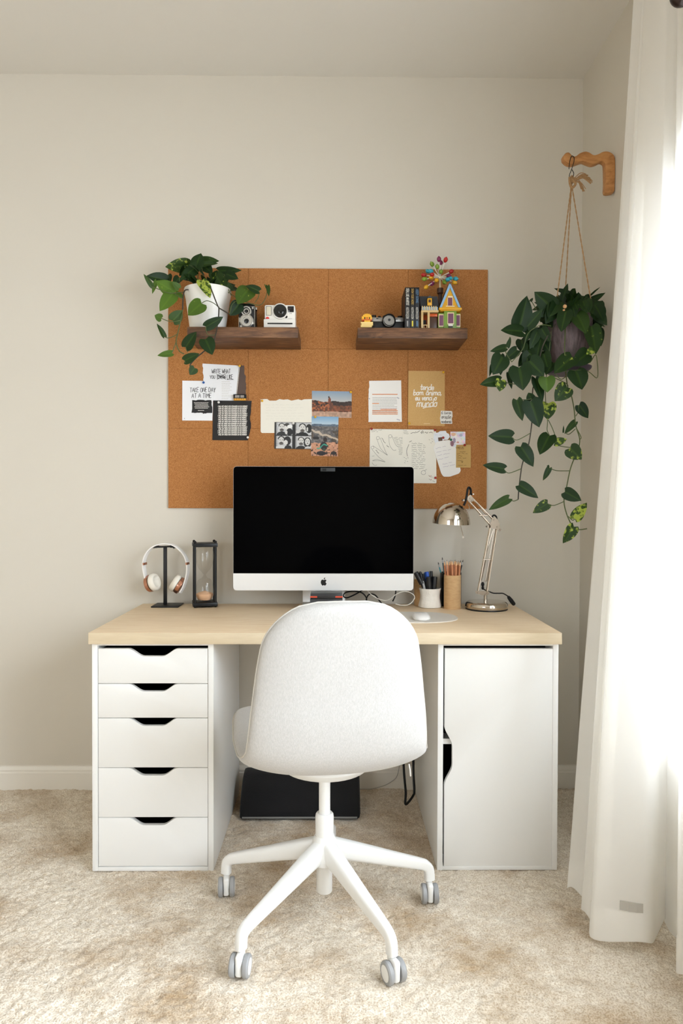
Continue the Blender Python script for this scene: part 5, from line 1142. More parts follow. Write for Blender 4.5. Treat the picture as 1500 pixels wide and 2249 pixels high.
# toy house of bricks
G = lambda u, v: (880 + u * .1, 550 + v * .1)
yh = -.172; t = thing('toy_house', 'colourful toy brick house with green tower and yellow gable beside the books', 'toy house', (P(968, 715, yh).x, -.13, SZ))
mt = {k: mat('toy_' + k, rgb(*c), .35) for k, c in dict(green=(118, 152, 60), yellow=(218, 162, 30), blue=(136, 176, 212), tan=(206, 176, 122), slate=(46, 52, 60), orange=(196, 84, 26), brown=(72, 46, 34), purple=(112, 66, 92), cream=(226, 208, 170), white=(226, 222, 214), dark=(44, 42, 48)).items()}
def gb(m, *bs, name, lab=None):
    bm = new()
    for (u0, v0, u1, v1, a, b) in bs: px_box(bm, *G(u0, v0), *G(u1, v1), yh + a, yh + b, .0006, yr=yh)
    o = obj(name, bm, mt[m], t); return o
def gz(v): return P(*G(1000, v), yh).z
# tower
gb('green', (830, 1370, 1310, 1712, .004, .075), (950, 1330, 1220, 1712, -.004, .01), (1050, 1600, 1130, 1712, -.005, .0), name='tower_wall')
for u0, u1, v0, v1, a in ((1035, 1150, 1395, 1610, -.006), (850, 935, 1420, 1650, .002), (1225, 1300, 1420, 1650, .002)):
    f = gb('cream', (u0 - 14, v0 - 26, u1 + 14, v1 + 24, a, a + .004), name='window_frame'); bm = new(); px_box(bm, *G(u0, v0), *G(u1, v1), yh + a - .0006, yh + a + .001, yr=yh); obj('window_pane', bm, mt['purple'], f)
gb('white', (1040, 1618, 1140, 1672, -.0068, -.004), name='planter_box'); gb('dark', (1042, 1674, 1138, 1706, -.0068, -.004), name='doorstep')
gb('yellow', (838, 1268, 1332, 1318, -.010, .08), (868, 1318, 1300, 1338, -.006, .078), (885, 1225, 1285, 1270, -.004, .074), name='eaves')
bm = new(); prism(bm, [P(*G(a, b), yh) for a, b in ((880, 1240), (1290, 1240), (1085, 760))], (0, .074, 0)); obj('gable', bm, mt['yellow'], t)
f = gb('cream', (1030, 1005, 1140, 1040, -.004, .002), (990, 1222, 1180, 1244, -.006, .002), (1024, 1035, 1036, 1225, -.003, .002), (1132, 1035, 1144, 1225, -.003, .002), name='window_frame'); bm = new(); px_box(bm, *G(1036, 1045), *G(1132, 1212), yh - .002, yh + .001, yr=yh); obj('window_pane', bm, mt['purple'], f)
for s, pts in ((0, ((855, 1250), (905, 1250), (1092, 800), (1072, 720))), (1, ((1318, 1250), (1268, 1250), (1078, 800), (1092, 720)))):
    bm = new(); prism(bm, [P(*G(a, b), yh - .006) for a, b in pts], (0, .010, 0)); obj('barge_board', bm, mt['blue'], t)
    off = ((846, 1262), (860, 1262), (1080, 712), (1080, 690)) if s == 0 else ((1330, 1262), (1314, 1262), (1082, 712), (1082, 690)); bm = new(); prism(bm, [P(*G(a, b), yh - .003) for a, b in off], (0, .084, 0)); obj('roof_slope', bm, mt['slate'], t)
# porch wing
gb('orange', (500, 1372, 830, 1712, .030, .034), name='wing_wall')
bm = new(); x0, x1 = P(*G(440, 1300), yh).x, P(*G(835, 1300), yh).x
prism(bm, [Vector((x0, yh + .002, gz(1235))), Vector((x0, yh + .034, gz(950))), Vector((x0, yh + .072, gz(950))), Vector((x0, yh + .072, gz(1235)))], (x1 - x0, 0, 0)); obj('wing_roof', bm, mt['slate'], t)
for k in range(7): gb('tan', (462 + 50 * k, 1225, 486 + 50 * k, 1318, -.004, .02), name='awning_slat')
gb('blue', (455, 1240, 815, 1318, -.001, .018), name='awning_band')
gb('tan', (445, 1320, 830, 1362, -.005, .03), name='porch_beam')
for a, b in ((445, 492), (588, 634)): gb('tan', (a, 1360, b, 1712, -.004, .006), name='porch_post')
gb('tan', (495, 1632, 588, 1652, -.002, .002), (505, 1652, 520, 1712, -.002, .002), (562, 1652, 577, 1712, -.002, .002), name='porch_rail')
gb('brown', (640, 1452, 800, 1712, .008, .014), name='front_door'); gb('orange', (636, 1380, 810, 1442, .006, .014), name='door_lintel'); gb('dark', (505, 1500, 575, 1630, .02, .03), name='wing_window')
f = gb('yellow', (592, 1045, 688, 1205, .002, .03), name='dormer'); bm = new(); px_box(bm, *G(612, 1075), *G(664, 1140), yh + .0012, yh + .003, yr=yh); obj('window_pane', bm, mt['brown'], f)
bm = new(); prism(bm, [P(*G(a, b), yh + .001) for a, b in ((580, 1046), (700, 1046), (640, 980))], (0, .03, 0)); obj('dormer_roof', bm, mt['slate'], t)
# bead flowers in a slim dark vase behind the house
yb = -.075; vx = P(*G(868, 900), yb); t = thing('bead_bouquet', 'bunch of coloured bead flowers on white stems behind the toy house', 'ornament', (vx.x, yb, SZ))
zt = P(*G(868, 835), yb).z; bm = new(); lathe(bm, [(0, 0), (.016, 0), (.017, .01), (.009, .03), (.008, zt - SZ - .022), (.0118, zt - SZ - .018), (.0118, zt - SZ), (.009, zt - SZ), (.007, zt - SZ - .015), (0, zt - SZ - .015)], (vx.x, yb, SZ), 24); obj('vase', bm, mt['brown'], t, smooth=40)
hubp = P(*G(860, 590), yb); bm = new(); cyl(bm, Vector((vx.x, yb, zt - .014)), hubp, .0036, seg=12); ball(bm, hubp, .006); obj('stalk', bm, mt['cream'], t)
cols = dict(m=(118, 34, 78), r=(176, 30, 26), g=(122, 152, 50), b=(44, 156, 178), y=(220, 164, 32))
cm = {k: mat('bead_' + k, rgb(*c), .35) for k, c in cols.items()}
rq = random.Random(8)
for u, v, c in ((840, 195, 'm'), (880, 272, 'm'), (985, 208, 'r'), (690, 302, 'g'), (803, 358, 'g'), (885, 470, 'g'), (600, 458, 'b'), (668, 458, 'b'), (512, 540, 'r'), (672, 596, 'y'), (525, 628, 'g'), (688, 728, 'm'), (560, 805, 'y'), (1108, 462, 'r'), (1085, 610, 'b'), (1205, 622, 'b'), (1030, 640, 'b'), (1180, 705, 'y'), (960, 695, 'g'), (850, 632, 'r'), (790, 655, 'y'), (1055, 560, 'm'), (690, 530, 'r')):
    yy = yb + rq.uniform(-.045, .02); p = P(*G(u, v), yy); d = (p - hubp).normalized(); bm = new(); cyl(bm, hubp, p - d * .004, .0017, seg=8); st = obj('flower_stem', bm, mt['white'], t)
    q = Vector((0, 0, 1)).rotation_difference(d).to_matrix().to_4x4(); bm = new(); lathe(bm, [(0, -.010), (.004, -.009), (.0072, -.004), (.0078, .001), (.0066, .006), (.0034, .0088), (.0016, .0115), (0, .0115)], p, 14, mx=q, ripple=lambda a, z: .06 * math.cos(5 * a)); obj('bead_flower', bm, cm[c], st, smooth=60)
# ------------------------------------------------------------------ computer
MY = -.172
t = thing('computer', 'silver desktop computer with a switched off black screen in the middle of the desk', 'computer', (P(710, 1200, MY).x, -.13, TZ))
tl, tr, bl, brr = P(513.2, 1023.5, MY), P(908.5, 1027, MY), P(511.5, 1296.5, MY), P(908, 1297.5, MY)
x0, x1, z0, z1 = (tl.x + bl.x) / 2, (tr.x + brr.x) / 2, bl.z, tl.z - .001
zchin = P(710, 1259.5, MY).z
rc = .014
ol = rcorner([(x0, z0), (x1, z0), (x1, z1), (x0, z1)], rc, 5)
def sect(y, k): # back shell sections narrowing
    cx, cz = (x0 + x1) / 2, (z0 + z1) / 2
    return [Vector((cx + (a - cx) * k, y, cz + (b - cz) * k)) for a, b in ol]
bm = new(); rr = [[bm.verts.new(v) for v in s] for s in (sect(MY, 1), sect(MY + .005, 1), sect(MY + .009, .985), sect(MY + .022, .72), sect(MY + .034, .42), sect(MY + .04, .2))]
for a, b in zip(rr, rr[1:]):
    n = len(a)
    for k in range(n): bm.faces.new((a[k], a[(k + 1) % n], b[(k + 1) % n], b[k]))
bm.faces.new(rr[0][::-1]); bm.faces.new(rr[-1]); obj('housing', bm, m_alu, t)
sc_o = rcorner([(x0 + .0006, zchin), (x1 - .0006, zchin), (x1 - .0006, z1 - .0006), (x0 + .0006, z1 - .0006)], rc - .0006, 5)
sc_o = [(a, b) for a, b in [(x0 + .0006, zchin), (x1 - .0006, zchin)] + [q for q in sc_o if q[1] > (zchin + z1) / 2]]
bm = new(); prism(bm, [Vector((a, MY - .0012, b)) for a, b in sc_o], (0, .0012, 0)); obj('screen', bm, m_screen, t, smooth=0)
ch_o = [(a, b) for a, b in ol if b < (z0 + z1) / 2] + [(x1, zchin - .0004), (x0, zchin - .0004)]
ch_o = sorted([q for q in ch_o if q[1] < zchin - .001], key=lambda q: math.atan2(q[1] - zchin, q[0] - (x0 + x1) / 2)) + [(x1, zchin - .0004), (x0, zchin - .0004)]
bm = new(); prism(bm, [Vector((a, MY - .0010, b)) for a, b in ch_o], (0, .001, 0)); chin = obj('chin', bm, mat('pale_aluminium', rgb(226, 226, 225), .4, .25), t, smooth=0)
# emblem on the chin: a bitten fruit with a leaf
ax_, az_ = P(711, 1277.5, MY).x, P(711, 1278.5, MY).z; k_ = P(720, 1278, MY).x - P(710, 1278, MY).x; k_ /= 10
body = [(0, -5.6), (1.5, -6.2), (3.4, -6.0), (5.3, -4.2), (5.9, -2.6)]
bite = [(6.2, -2.4), (5.2, -3.4), (4.6, -1.6), (4.4, .2), (5.4, 2.0)]
fruit = [(0, -4.5), (1.7, -5.4), (3.4, -5.6), (5.0, -4.8), (6.0, -3.6), (4.7, -2.2), (4.2, -.2), (4.9, 1.8), (6.2, 2.7), (5.4, 4.8), (4.0, 6.8), (2.6, 7.6), (1.2, 7.1), (0, 6.8), (-1.2, 7.1), (-2.6, 7.6), (-4.2, 6.4), (-5.6, 4.0), (-6.4, 1.0), (-6.2, -2.0), (-5.0, -4.4), (-3.2, -5.6), (-1.6, -5.3)]
fr = [Vector((ax_ + a * k_, MY - .00125, az_ - b * k_)) for a, b in [(v.x, v.y) for v in smooth_path([Vector((a, b, 0)) for a, b in fruit], 4, closed=True)]]
leaf_ = [(0.2, -6.0), (.4, -8.0), (1.6, -9.6), (3.0, -10.2), (3.0, -8.6), (1.9, -6.8)]
lf = [Vector((ax_ + v.x * k_, MY - .00125, az_ - v.y * k_)) for v in smooth_path([Vector((a, b, 0)) for a, b in leaf_], 4, closed=True)]
bm = new(); prism(bm, fr, (0, .0002, 0)); prism(bm, lf, (0, .0002, 0)); obj('emblem', bm, m_black, chin, smooth=0)
obj('webcam_cover', px_box(new(), 704, 1027.5, 736, 1035.5, MY - .0028, MY - .001, .0004, yr=MY), mat('dark_plastic', rgb(36, 38, 40), .5), t); 
bm = new(); px_box(bm, 708, 1029, 716.5, 1034.5, MY - .0032, MY - .0024, yr=MY); obj('webcam_shutter', bm, m_black, t)
sx0, sx1 = P(664, 1310, -.10).x, P(758, 1310, -.10).x
prof_ = [(MY + .036, z0 + .14), (MY + .075, z0 + .08), (MY + .10, z0 - .02), (MY + .098, TZ + .012), (MY + .09, TZ + .006), (-.182, TZ + .005), (-.182, TZ), (MY + .098, TZ), (MY + .108, TZ + .006), (MY + .112, z0 - .02), (MY + .085, z0 + .085), (MY + .04, z0 + .15)]
bm = new(); prism(bm, [Vector((sx0, a, b)) for a, b in prof_], (sx1 - sx0, 0, 0), bev=.001); obj('stand', bm, m_alu, t)
# drive with orange marks under the screen
dy = -.262; t = thing('drive_box', 'small black box with orange stripes under the computer screen', 'drive', (P(716, 1310, dy).x, -.225, TZ))
p, q = P(681, 1297, dy), P(752.5, 1297, dy); zt2 = P(716, 1298.5, dy + .07).z
bm = new(); box(bm, p.x, q.x, dy, dy + .07, TZ + .0004, zt2 - .018, .002); box(bm, p.x + .001, q.x - .001, dy + .001, dy + .07, zt2 - .018, zt2, .002); obj('case', bm, mat('dark_grey_plastic', rgb(30, 31, 34), .45), t)
bm = new(); px_box(bm, 681, 1309.5, 696.5, 1312.5, dy - .0006, dy + .001, yr=dy); px_box(bm, 736.5, 1309.5, 752.5, 1312.5, dy - .0006, dy + .001, yr=dy); obj('orange_stripe', bm, mat('orange_mark', rgb(214, 74, 40), .5), t)
# cables behind the screen
U = lambda u, v, y=-.10: P(640 + u * .19333, 1270 + v * .19333, y)
def cable(name, label, pts, r, m):
    o = obj(name, tube(new(), smooth_path(pts, 7), r, 8), m); recenter(o); return tag(o, label, 'cable')
cable('looped_cable', 'black cable curling in a flat loop right of the drive box', [U(850, 100), U(790, 145), U(700, 195), U(625, 222), U(590, 198, -.105), U(622, 160), U(720, 148), U(800, 165), U(848, 215), U(856, 262)], .0024, m_cable)
cable('arched_cable', 'black cable arching over the desk behind the chair top', [U(850, 262, -.115), U(853, 230, -.115), U(875, 190, -.115), U(912, 178, -.115), U(960, 198, -.115), U(1000, 255, -.12), U(1040, 300, -.13)], .0024, m_cable)
cable('short_cable', 'short black cable hanging below the right corner of the screen', [U(1185, 80, -.09), U(1186, 145, -.09), U(1176, 205, -.09), U(1150, 262, -.095)], .0024, m_cable)
cable('white_cable', 'white cable winding in a wide loop beside the white pen cup', [U(850, 110, -.14), U(872, 150, -.14), U(920, 195, -.145), U(1000, 240, -.15), U(1095, 250, -.16), U(1180, 190, -.17), U(1240, 160, -.175), U(1300, 150, -.18), U(1375, 178, -.18), U(1398, 225, -.18), U(1345, 292, -.18), U(1265, 308, -.18), U(1185, 292, -.175)], .0016, mat('white_cable', rgb(214, 211, 205), .45))
# ------------------------------------------------------------------ mouse, mouse mat
m0 = PZ(906, 1369, TZ); m1 = PZ(908, 1345.5, TZ); mr_ = PZ(1006, 1359, TZ).x; ml_ = mr_ - .30
def supere(cx, cy, a, b, n, e, N=64):
    return [Vector((cx + a * math.copysign(abs(math.cos(2 * PI * k / N)) ** e, math.cos(2 * PI * k / N)), cy + b * math.copysign(abs(math.sin(2 * PI * k / N)) ** e, math.sin(2 * PI * k / N)), n)) for k in range(N)]
cyM = (m0.y + m1.y) / 2; bm = new(); prism(bm, supere((ml_ + mr_) / 2, cyM, (mr_ - ml_) / 2, (m1.y - m0.y) / 2, TZ + .0003, .82), (0, 0, .003))
o = obj('mouse_mat', bm, mat('grey_felt_mat', rgb(222, 218, 211), .7)); recenter(o); tag(o, 'pale rounded mouse mat on the desk behind the chair', 'mouse mat')
mc0 = PZ(927, 1364.5, TZ + .004); mx0, mx1 = PZ(908, 1358, TZ + .01).x, PZ(947.5, 1358, TZ + .01).x; cxm = (mx0 + mx1) / 2; aw = (mx1 - mx0) / 2; ly = .055; cym = mc0.y + ly
t = thing('computer_mouse', 'white wireless mouse on the pale mouse mat', 'mouse', (cxm, cym, TZ + .0034)); bm = new(); rows = []
for r_ in range(9):
    f = r_ / 8; sc2 = math.cos(f * PI / 2) ** .55 if f < 1 else 0.0; z = TZ + .009 + .0135 * math.sin(f * PI / 2)
    rows.append([bm.verts.new((v.x, v.y, z - .0045 * ((v.y - cym) / ly) ** 2 * (f > .0))) for v in supere(cxm, cym, aw * max(sc2, .001), ly * max(sc2, .001), 0, .78, 40)])
lo = [bm.verts.new(v) for v in supere(cxm, cym, aw * .93, ly * .95, TZ + .0045, .78, 40)]; rows.insert(0, lo)
for a, b in zip(rows, rows[1:]):
    for k in range(40): bm.faces.new((a[k], a[(k + 1) % 40], b[(k + 1) % 40], b[k]))
bm.faces.new(lo[::-1]); obj('shell', bm, mat('glossy_white', rgb(240, 240, 240), .18), t, smooth=60)
bm = new(); prism(bm, supere(cxm, cym, aw * .88, ly * .9, TZ + .0034, .78, 40), (0, 0, .0014)); obj('base', bm, m_alu, t)
# ------------------------------------------------------------------ headphones on their stand
Hh = lambda u, v, y=-.09: P(290 + u * .15333, 1160 + v * .15333, y)
hy = -.09; t = thing('headphone_stand', 'black metal headphone stand with flat base at the left of the desk', 'headphone stand', (P(363, 1330, hy).x, hy, TZ))
b0, b1 = PZ(331, 1334.8, TZ), PZ(386.5, 1334.8, TZ); bk = PZ(396, 1325.8, TZ)
bm = new(); box(bm, b0.x, b1.x + .008, b0.y, -.048, TZ, TZ + .005, .0015); obj('base_plate', bm, m_blackmetal, t)
ztop_ = Hh(475, 270).z; px_ = Hh(476, 700).x
bm = new(); box(bm, px_ - .0062, px_ + .0062, hy - .005, hy + .005, TZ + .005, ztop_, .001); obj('post', bm, m_blackmetal, t)
cr = smooth_path([Hh(322, 275), Hh(360, 268), Hh(420, 268), Hh(480, 264), Hh(540, 262), Hh(585, 262), Hh(614, 282)], 5)
bm = new(); tube(bm, cr, .0045, 10, flat=(.8, 5.0), up=(0, 0, 1)); cl = Hh(352, 262); cr2 = Hh(568, 258)
for c in (cl, cr2): ball(bm, c + Vector((0, 0, -.001)), .006, 1.3, 3.5, .9)
obj('cradle', bm, m_black, t)
t = thing('headphones', 'white and rose gold headphones hanging on the black stand', 'headphones', Hh(480, 600))
m_rose = mat('rose_gold', rgb(196, 142, 118), .22, .9); m_hw = mat('white_headband', rgb(232, 230, 227), .35); m_pad = mat('cream_ear_pad', rgb(228, 222, 210), .6)
bandp = [(240, 875), (214, 815), (212, 755), (186, 650), (170, 540), (185, 430), (235, 335), (320, 262), (420, 228), (520, 224), (610, 250), (700, 318), (762, 400), (795, 500), (802, 590), (788, 690), (764, 775), (735, 855), (695, 925)]
bp_ = smooth_path([Hh(u, v, hy - .012 + .012 * max(0, (v - 500) / 300) * (1 if u < 480 else -.6)) for u, v in bandp], 5)
def bandtube(bm, pts, w, th):
    n = len(pts); cen = Hh(485, 560); R = []
    for i, p in enumerate(pts):
        tt = (pts[min(i + 1, n - 1)] - pts[max(i - 1, 0)]).normalized(); sd = Vector((.22, 1, 0)).normalized(); sd = (sd - tt * sd.dot(tt)).normalized(); nn = tt.cross(sd)
        R.append([bm.verts.new(p + sd * a * w + nn * b * th) for a, b in ((-1, -.6), (-.7, -1), (.7, -1), (1, -.6), (1, .6), (.7, 1), (-.7, 1), (-1, .6))])
    for a, b in zip(R, R[1:]):
        for k in range(8): bm.faces.new((a[k], a[(k + 1) % 8], b[(k + 1) % 8], b[k]))
    bm.faces.new(R[0][::-1]); bm.faces.new(R[-1])
bm = new(); bandtube(bm, bp_, .0125, .0028); obj('headband', bm, m_hw, t)
for u0, u1 in (((186, 525), (182, 492)), ((797, 522), (792, 488))):
    bm = new(); bandtube(bm, [Hh(*u0, hy - .012), Hh(*u1, hy - .012)], .0132, .0036); obj('slider', bm, m_rose, t)
def ear(c, n, r):
    c, n = Vector(c), Vector(n).normalized(); q = Vector((0, 0, 1)).rotation_difference(n).to_matrix().to_4x4()
    bm = new(); lathe(bm, [(0, -.006), (r * .8, -.006), (r * .98, -.003), (r, .003), (r * .97, .011)], c, 36, mx=q); lathe(bm, [(0, .0108), (r * .97, .0108)], c, 36, mx=q); e = obj('ear_cup', bm, m_rose, t, smooth=40)
    bm = new(); lathe(bm, [(0, .011), (r * .9, .011), (r * .9, .014), (0, .014)], c, 36, mx=q); obj('joint', bm, m_black, e)
    bm = new(); lathe(bm, [(r * .35, .014), (r * .9, .0125), (r * 1.02, .016), (r * 1.02, .023), (r * .92, .031), (r * .72, .034), (r * .55, .030), (r * .42, .025)], c, 36, mx=q); lathe(bm, [(0, .0245), (r * .45, .0245)], c, 36, mx=q); obj('ear_pad', bm, m_pad, e, smooth=60)
ear(Hh(252, 792, hy + .004), (.88, -.34, .26), .0325); ear(Hh(694, 828, hy - .004), (-.84, -.06, .52), .0325)
# ------------------------------------------------------------------ hourglass
gy = -.103; gx = P(449.5, 1300, gy).x; t = thing('hourglass', 'hourglass of pink sand in a black frame between headphones and computer', 'hourglass', (gx, gy, TZ))
zt_ = Hh(1050, 215, gy).z; Rz = Matrix.Rotation(math.radians(14), 4, 'Z'); T_ = Matrix.Translation((gx, gy, 0)) @ Rz; a_ = .044
for z_ in (TZ + .004, zt_ - .012):
    bm = new(); box(bm, -a_, a_, -a_, a_, z_, z_ + .014, .002, mx=T_); obj('end_plate', bm, m_black, t)
for i in (-1, 1):
    for j in (-1, 1):
        p = T_ @ Vector((i * (a_ - .007), j * (a_ - .007), 0)); bm = new(); cyl(bm, (p.x, p.y, TZ + .002), (p.x, p.y, zt_ + .005), .0042, seg=14); ball(bm, (p.x, p.y, zt_ + .006), .0052); ball(bm, (p.x, p.y, TZ + .004), .0052, 1, 1, .7); obj('post', bm, m_blackmetal, t)
zb0, zb1 = TZ + .0195, zt_ - .013; zm_ = (zb0 + zb1) / 2 - .004
half = [(.012, zb0), (.024, zb0 + .004), (.0315, zb0 + .018), (.033, zb0 + .034), (.0305, zb0 + .056), (.023, zb0 + .078), (.012, zm_ - .012), (.0045, zm_ - .002), (.0035, zm_), (.0045, zm_ + .002), (.012, zm_ + .012), (.023, zb1 - .078), (.0305, zb1 - .056), (.033, zb1 - .034), (.0315, zb1 - .018), (.026, zb1 - .005), (.022, zb1)]
pr = [(v.x, v.z) for v in smooth_path([Vector((a, 0, b)) for a, b in half], 3)]
bm = new(); lathe(bm, pr, (gx, gy, 0), 40); bm.faces.ensure_lookup_table()
obj('glass_bulbs', bm, m_bulb, t, smooth=80)
sand = [(0, zb0 + .001), (.012, zb0 + .0012), (.0235, zb0 + .005), (.0305, zb0 + .019), (.0314, zb0 + .024), (.031, zb0 + .027), (.020, zb0 + .032), (0, zb0 + .038)]
bm = new(); lathe(bm, sand, (gx, gy, 0), 40); obj('sand', bm, mat('pink_sand', rgb(222, 178, 142), .9, bump=(900, .3, .001)), t)
# ------------------------------------------------------------------ desk lamp
W = lambda u, v, y=-.17: P(880 + u * .186667, 1050 + v * .186667, y)
ly_ = -.168; bx = W(1010, 1500, ly_).x; t = thing('desk_lamp', 'polished nickel spring arm desk lamp at the right end of the desk', 'lamp', (bx, ly_, TZ))
bm = new(); lathe(bm, [(0, 0), (.0745, 0), (.0755, .002), (.0745, .005), (0, .005)], (bx, ly_, TZ), 56); obj('foot_ring', bm, m_black, t)
bm = new(); lathe(bm, [(0, .0045), (.0745, .005), (.0765, .012), (.0745, .022), (.069, .0275), (.060, .0285), (0, .030)], (bx, ly_, TZ), 64); obj('base', bm, m_steel, t, smooth=50)
bm = new(); zc1 = W(990, 1360, ly_).z; cyl(bm, (bx - .004, ly_, TZ + .028), (bx - .004, ly_, zc1), .0058, seg=20); obj('stem', bm, m_steel, t)
def rodpair(name, a, b, r, dy=.007):
    for s in (-1, 1):
        o = Vector((0, s * dy, 0)); obj(name, cyl(new(), Vector(a) + o, Vector(b) + o, r, seg=10), m_steel2, t)
ly = ly_; e0 = [(905, 1350), (1052, 575)]; e1 = [(1010, 1355), (1130, 590)]
rodpair('lower_arm', W(*e0[0], ly), W(*e0[1], ly), .0026); rodpair('lower_arm', W(*e1[0], ly), W(*e1[1], ly), .0026)
bm = new(); cyl(bm, W(985, 955, ly), W(1096, 590, ly), .0011, seg=8); cyl(bm, W(1045, 955, ly), W(1104, 590, ly), .0011, seg=8); obj('spring_wire', bm, m_steel2, t)
for a, b in (((940, 1205), (992, 965)), ((1000, 1215), (1046, 965))):
    A_, B_ = W(*a, ly), W(*b, ly); pts = []; d = B_ - A_; n = 26
    e1_ = d.normalized().orthogonal().normalized(); e2_ = d.normalized().cross(e1_)
    for k in range(n * 8 + 1):
        f = k / (n * 8); an = 2 * PI * n * f; pts.append(A_ + d * f + (e1_ * math.cos(an) + e2_ * math.sin(an)) * .0042)
    bm = new(); tube(bm, pts, .0008, 5); obj('spring', bm, m_steel2, t)
bm = new(); cyl(bm, W(975, 955, ly - .010), W(975, 955, ly + .010), .002, seg=10); cyl(bm, W(975, 955, ly - .009), W(1062, 958, ly - .009), .002, seg=10); cyl(bm, W(975, 955, ly + .009), W(1062, 958, ly + .009), .002, seg=10); obj('cross_bar', bm, m_steel2, t)
bm = new()
for s in (-1, 1):
    y0_ = ly + s * .010; prism(bm, [W(u, v, y0_) for u, v in ((872, 1325), (1045, 1335), (1030, 1372), (960, 1378), (885, 1358))], (0, .0016 * s, 0))
for u, v in ((905, 1345), (1010, 1352), (990, 1368)): p = W(u, v, ly); cyl(bm, p + Vector((0, -.014, 0)), p + Vector((0, .014, 0)), .0035, seg=12)
obj('bottom_bracket', bm, m_steel3, t)
bm = new(); p = W(965, 1250, ly); ball(bm, p, .006, 1, 1, 1.5); ball(bm, W(965, 1290, ly), .005, 1, 1, 1.5); obj('cable_clip', bm, m_black, t)
bm = new()
for s in (-1, 1):
    y0_ = ly + s * .010; prism(bm, [W(u, v, y0_) for u, v in ((1048, 545), (1078, 470), (1110, 455), (1150, 500), (1180, 620), (1160, 628), (1130, 600), (1060, 590))], (0, .0016 * s, 0))
for u, v in ((1060, 560), (1095, 490), (1132, 575), (1165, 605), (1020, 572)): p = W(u, v, ly); cyl(bm, p + Vector((0, -.015, 0)), p + Vector((0, .015, 0)), .0034, seg=12)
cyl(bm, W(1010, 572, ly), W(1062, 568, ly), .0026, seg=10)
obj('elbow_plate', bm, m_steel3, t)
bm = new(); tube(bm, smooth_path([W(1072, 470, ly - .004), W(1085, 442, ly - .006), W(1108, 440, ly - .006), W(1128, 470, ly - .004), W(1128, 560, ly)], 5), .0032, 8); obj('elbow_cord', bm, m_cable, t)
rodpair('upper_arm', W(1090, 490, ly), W(838, 232, ly), .0026); rodpair('upper_arm', W(1060, 560, ly), W(802, 268, ly), .0026)
bm = new(); cyl(bm, W(925, 438, ly - .011), W(1020, 438, ly - .011), .0022, seg=10); cyl(bm, W(925, 438, ly - .013), W(925, 438, ly + .013), .002, seg=10); cyl(bm, W(945, 350, ly), W(1010, 425, ly), .004, seg=12); obj('cross_bar', bm, m_steel2, t)
bm = new()
for s in (-1, 1):
    y0_ = ly + s * .009; prism(bm, [W(u, v, y0_) for u, v in ((790, 215), (820, 195), (860, 240), (850, 275), (805, 285), (780, 250))], (0, .0016 * s, 0))
for u, v in ((735, 262), (815, 240), (838, 265), (845, 190)): p = W(u, v, ly); cyl(bm, p + Vector((0, -.014, 0)), p + Vector((0, .014, 0)), .0034, seg=12)
cyl(bm, W(720, 262, ly), W(815, 245, ly), .0035, seg=12); tube(bm, smooth_path([W(790, 305, ly), W(808, 350, ly), W(788, 388, ly), W(740, 400, ly)], 4), .0012, 6)
obj('head_joint', bm, m_steel3, t)
bm = new(); tube(bm, smooth_path([W(742, 322, ly - .004), W(765, 265, ly - .008), W(778, 200, ly - .008), W(788, 135, ly - .006), W(803, 112, ly - .004), W(820, 128, ly), W(825, 165, ly), W(818, 215, ly)], 6), .0042, 10); obj('lamp_cord', bm, m_cable, t)
rimc = (W(375, 558, ly) + W(815, 514, ly)) / 2; apex = W(612, 285, ly); axd = (apex - rimc).normalized(); axd = Vector((axd.x * .6, -.05, axd.z)).normalized(); R_ = (W(815, 514, ly) - W(375, 558, ly)).length / 2
Hs = (apex - rimc).length; q = Vector((0, 0, 1)).rotation_difference(axd).to_matrix().to_4x4()
outer = [(R_ * math.sin(a), Hs * math.cos(a)) for a in [PI / 2 * k / 14 for k in range(15)]]
bm = new(); lathe(bm, outer[::-1], rimc, 56, mx=q); sh = obj('lamp_shade', bm, m_steel, t, smooth=80)
inn = [((R_ - .0015) * math.sin(a), (Hs - .0015) * math.cos(a)) for a in [PI / 2 * k / 14 for k in range(15)]]
bm = new(); lathe(bm, inn[::-1], rimc, 56, mx=q); lathe(bm, [(R_ - .0016, 0), (R_, 0)], rimc, 56, mx=q)
for f in [f for f in bm.faces if len(f.verts) > 8]: bm.faces.remove(f)
obj('shade_lining', bm, mat('white_enamel', rgb(225, 222, 214), .35), sh, smooth=80)
bm = new(); ball(bm, rimc + axd * .03, .018, 1, 1, 1.1); obj('bulb', bm, mat('frosted_bulb', rgb(235, 233, 228), .4), sh)
for f in [f for f in sh.data.polygons if len(f.vertices) > 8]: pass
bm = new(); cyl(bm, W(690, 500, ly), W(735, 680, ly), .0013, seg=8); p = W(735, 695, ly); tube(bm, [p + Vector((.0026 * math.cos(a), 0, .0026 * math.sin(a))) for a in [2 * PI * k / 16 for k in range(17)]], .0006, 6); obj('handle_pin', bm, m_steel2, t)
cb = smooth_path([W(965, 1300, ly + .004), W(1000, 1320, ly + .02), W(1040, 1335, ly + .02), W(1090, 1354, ly + .02), W(1150, 1356, ly + .02), W(1205, 1358, ly + .02), W(1262, 1390, ly + .02)], 6)
bm = new(); tube(bm, cb, .0022, 8); obj('power_cable', bm, m_cable, t)
s0, s1 = W(1262, 1392, ly + .02), W(1338, 1492, ly + .02); s1.z = max(s1.z, TZ + .006); bm = new(); tube(bm, [s0, s0.lerp(s1, .12), s0.lerp(s1, .5), s0.lerp(s1, .9), s1], [.004, .0062, .0078, .0072, .005], 12); obj('inline_switch', bm, m_cable, t)

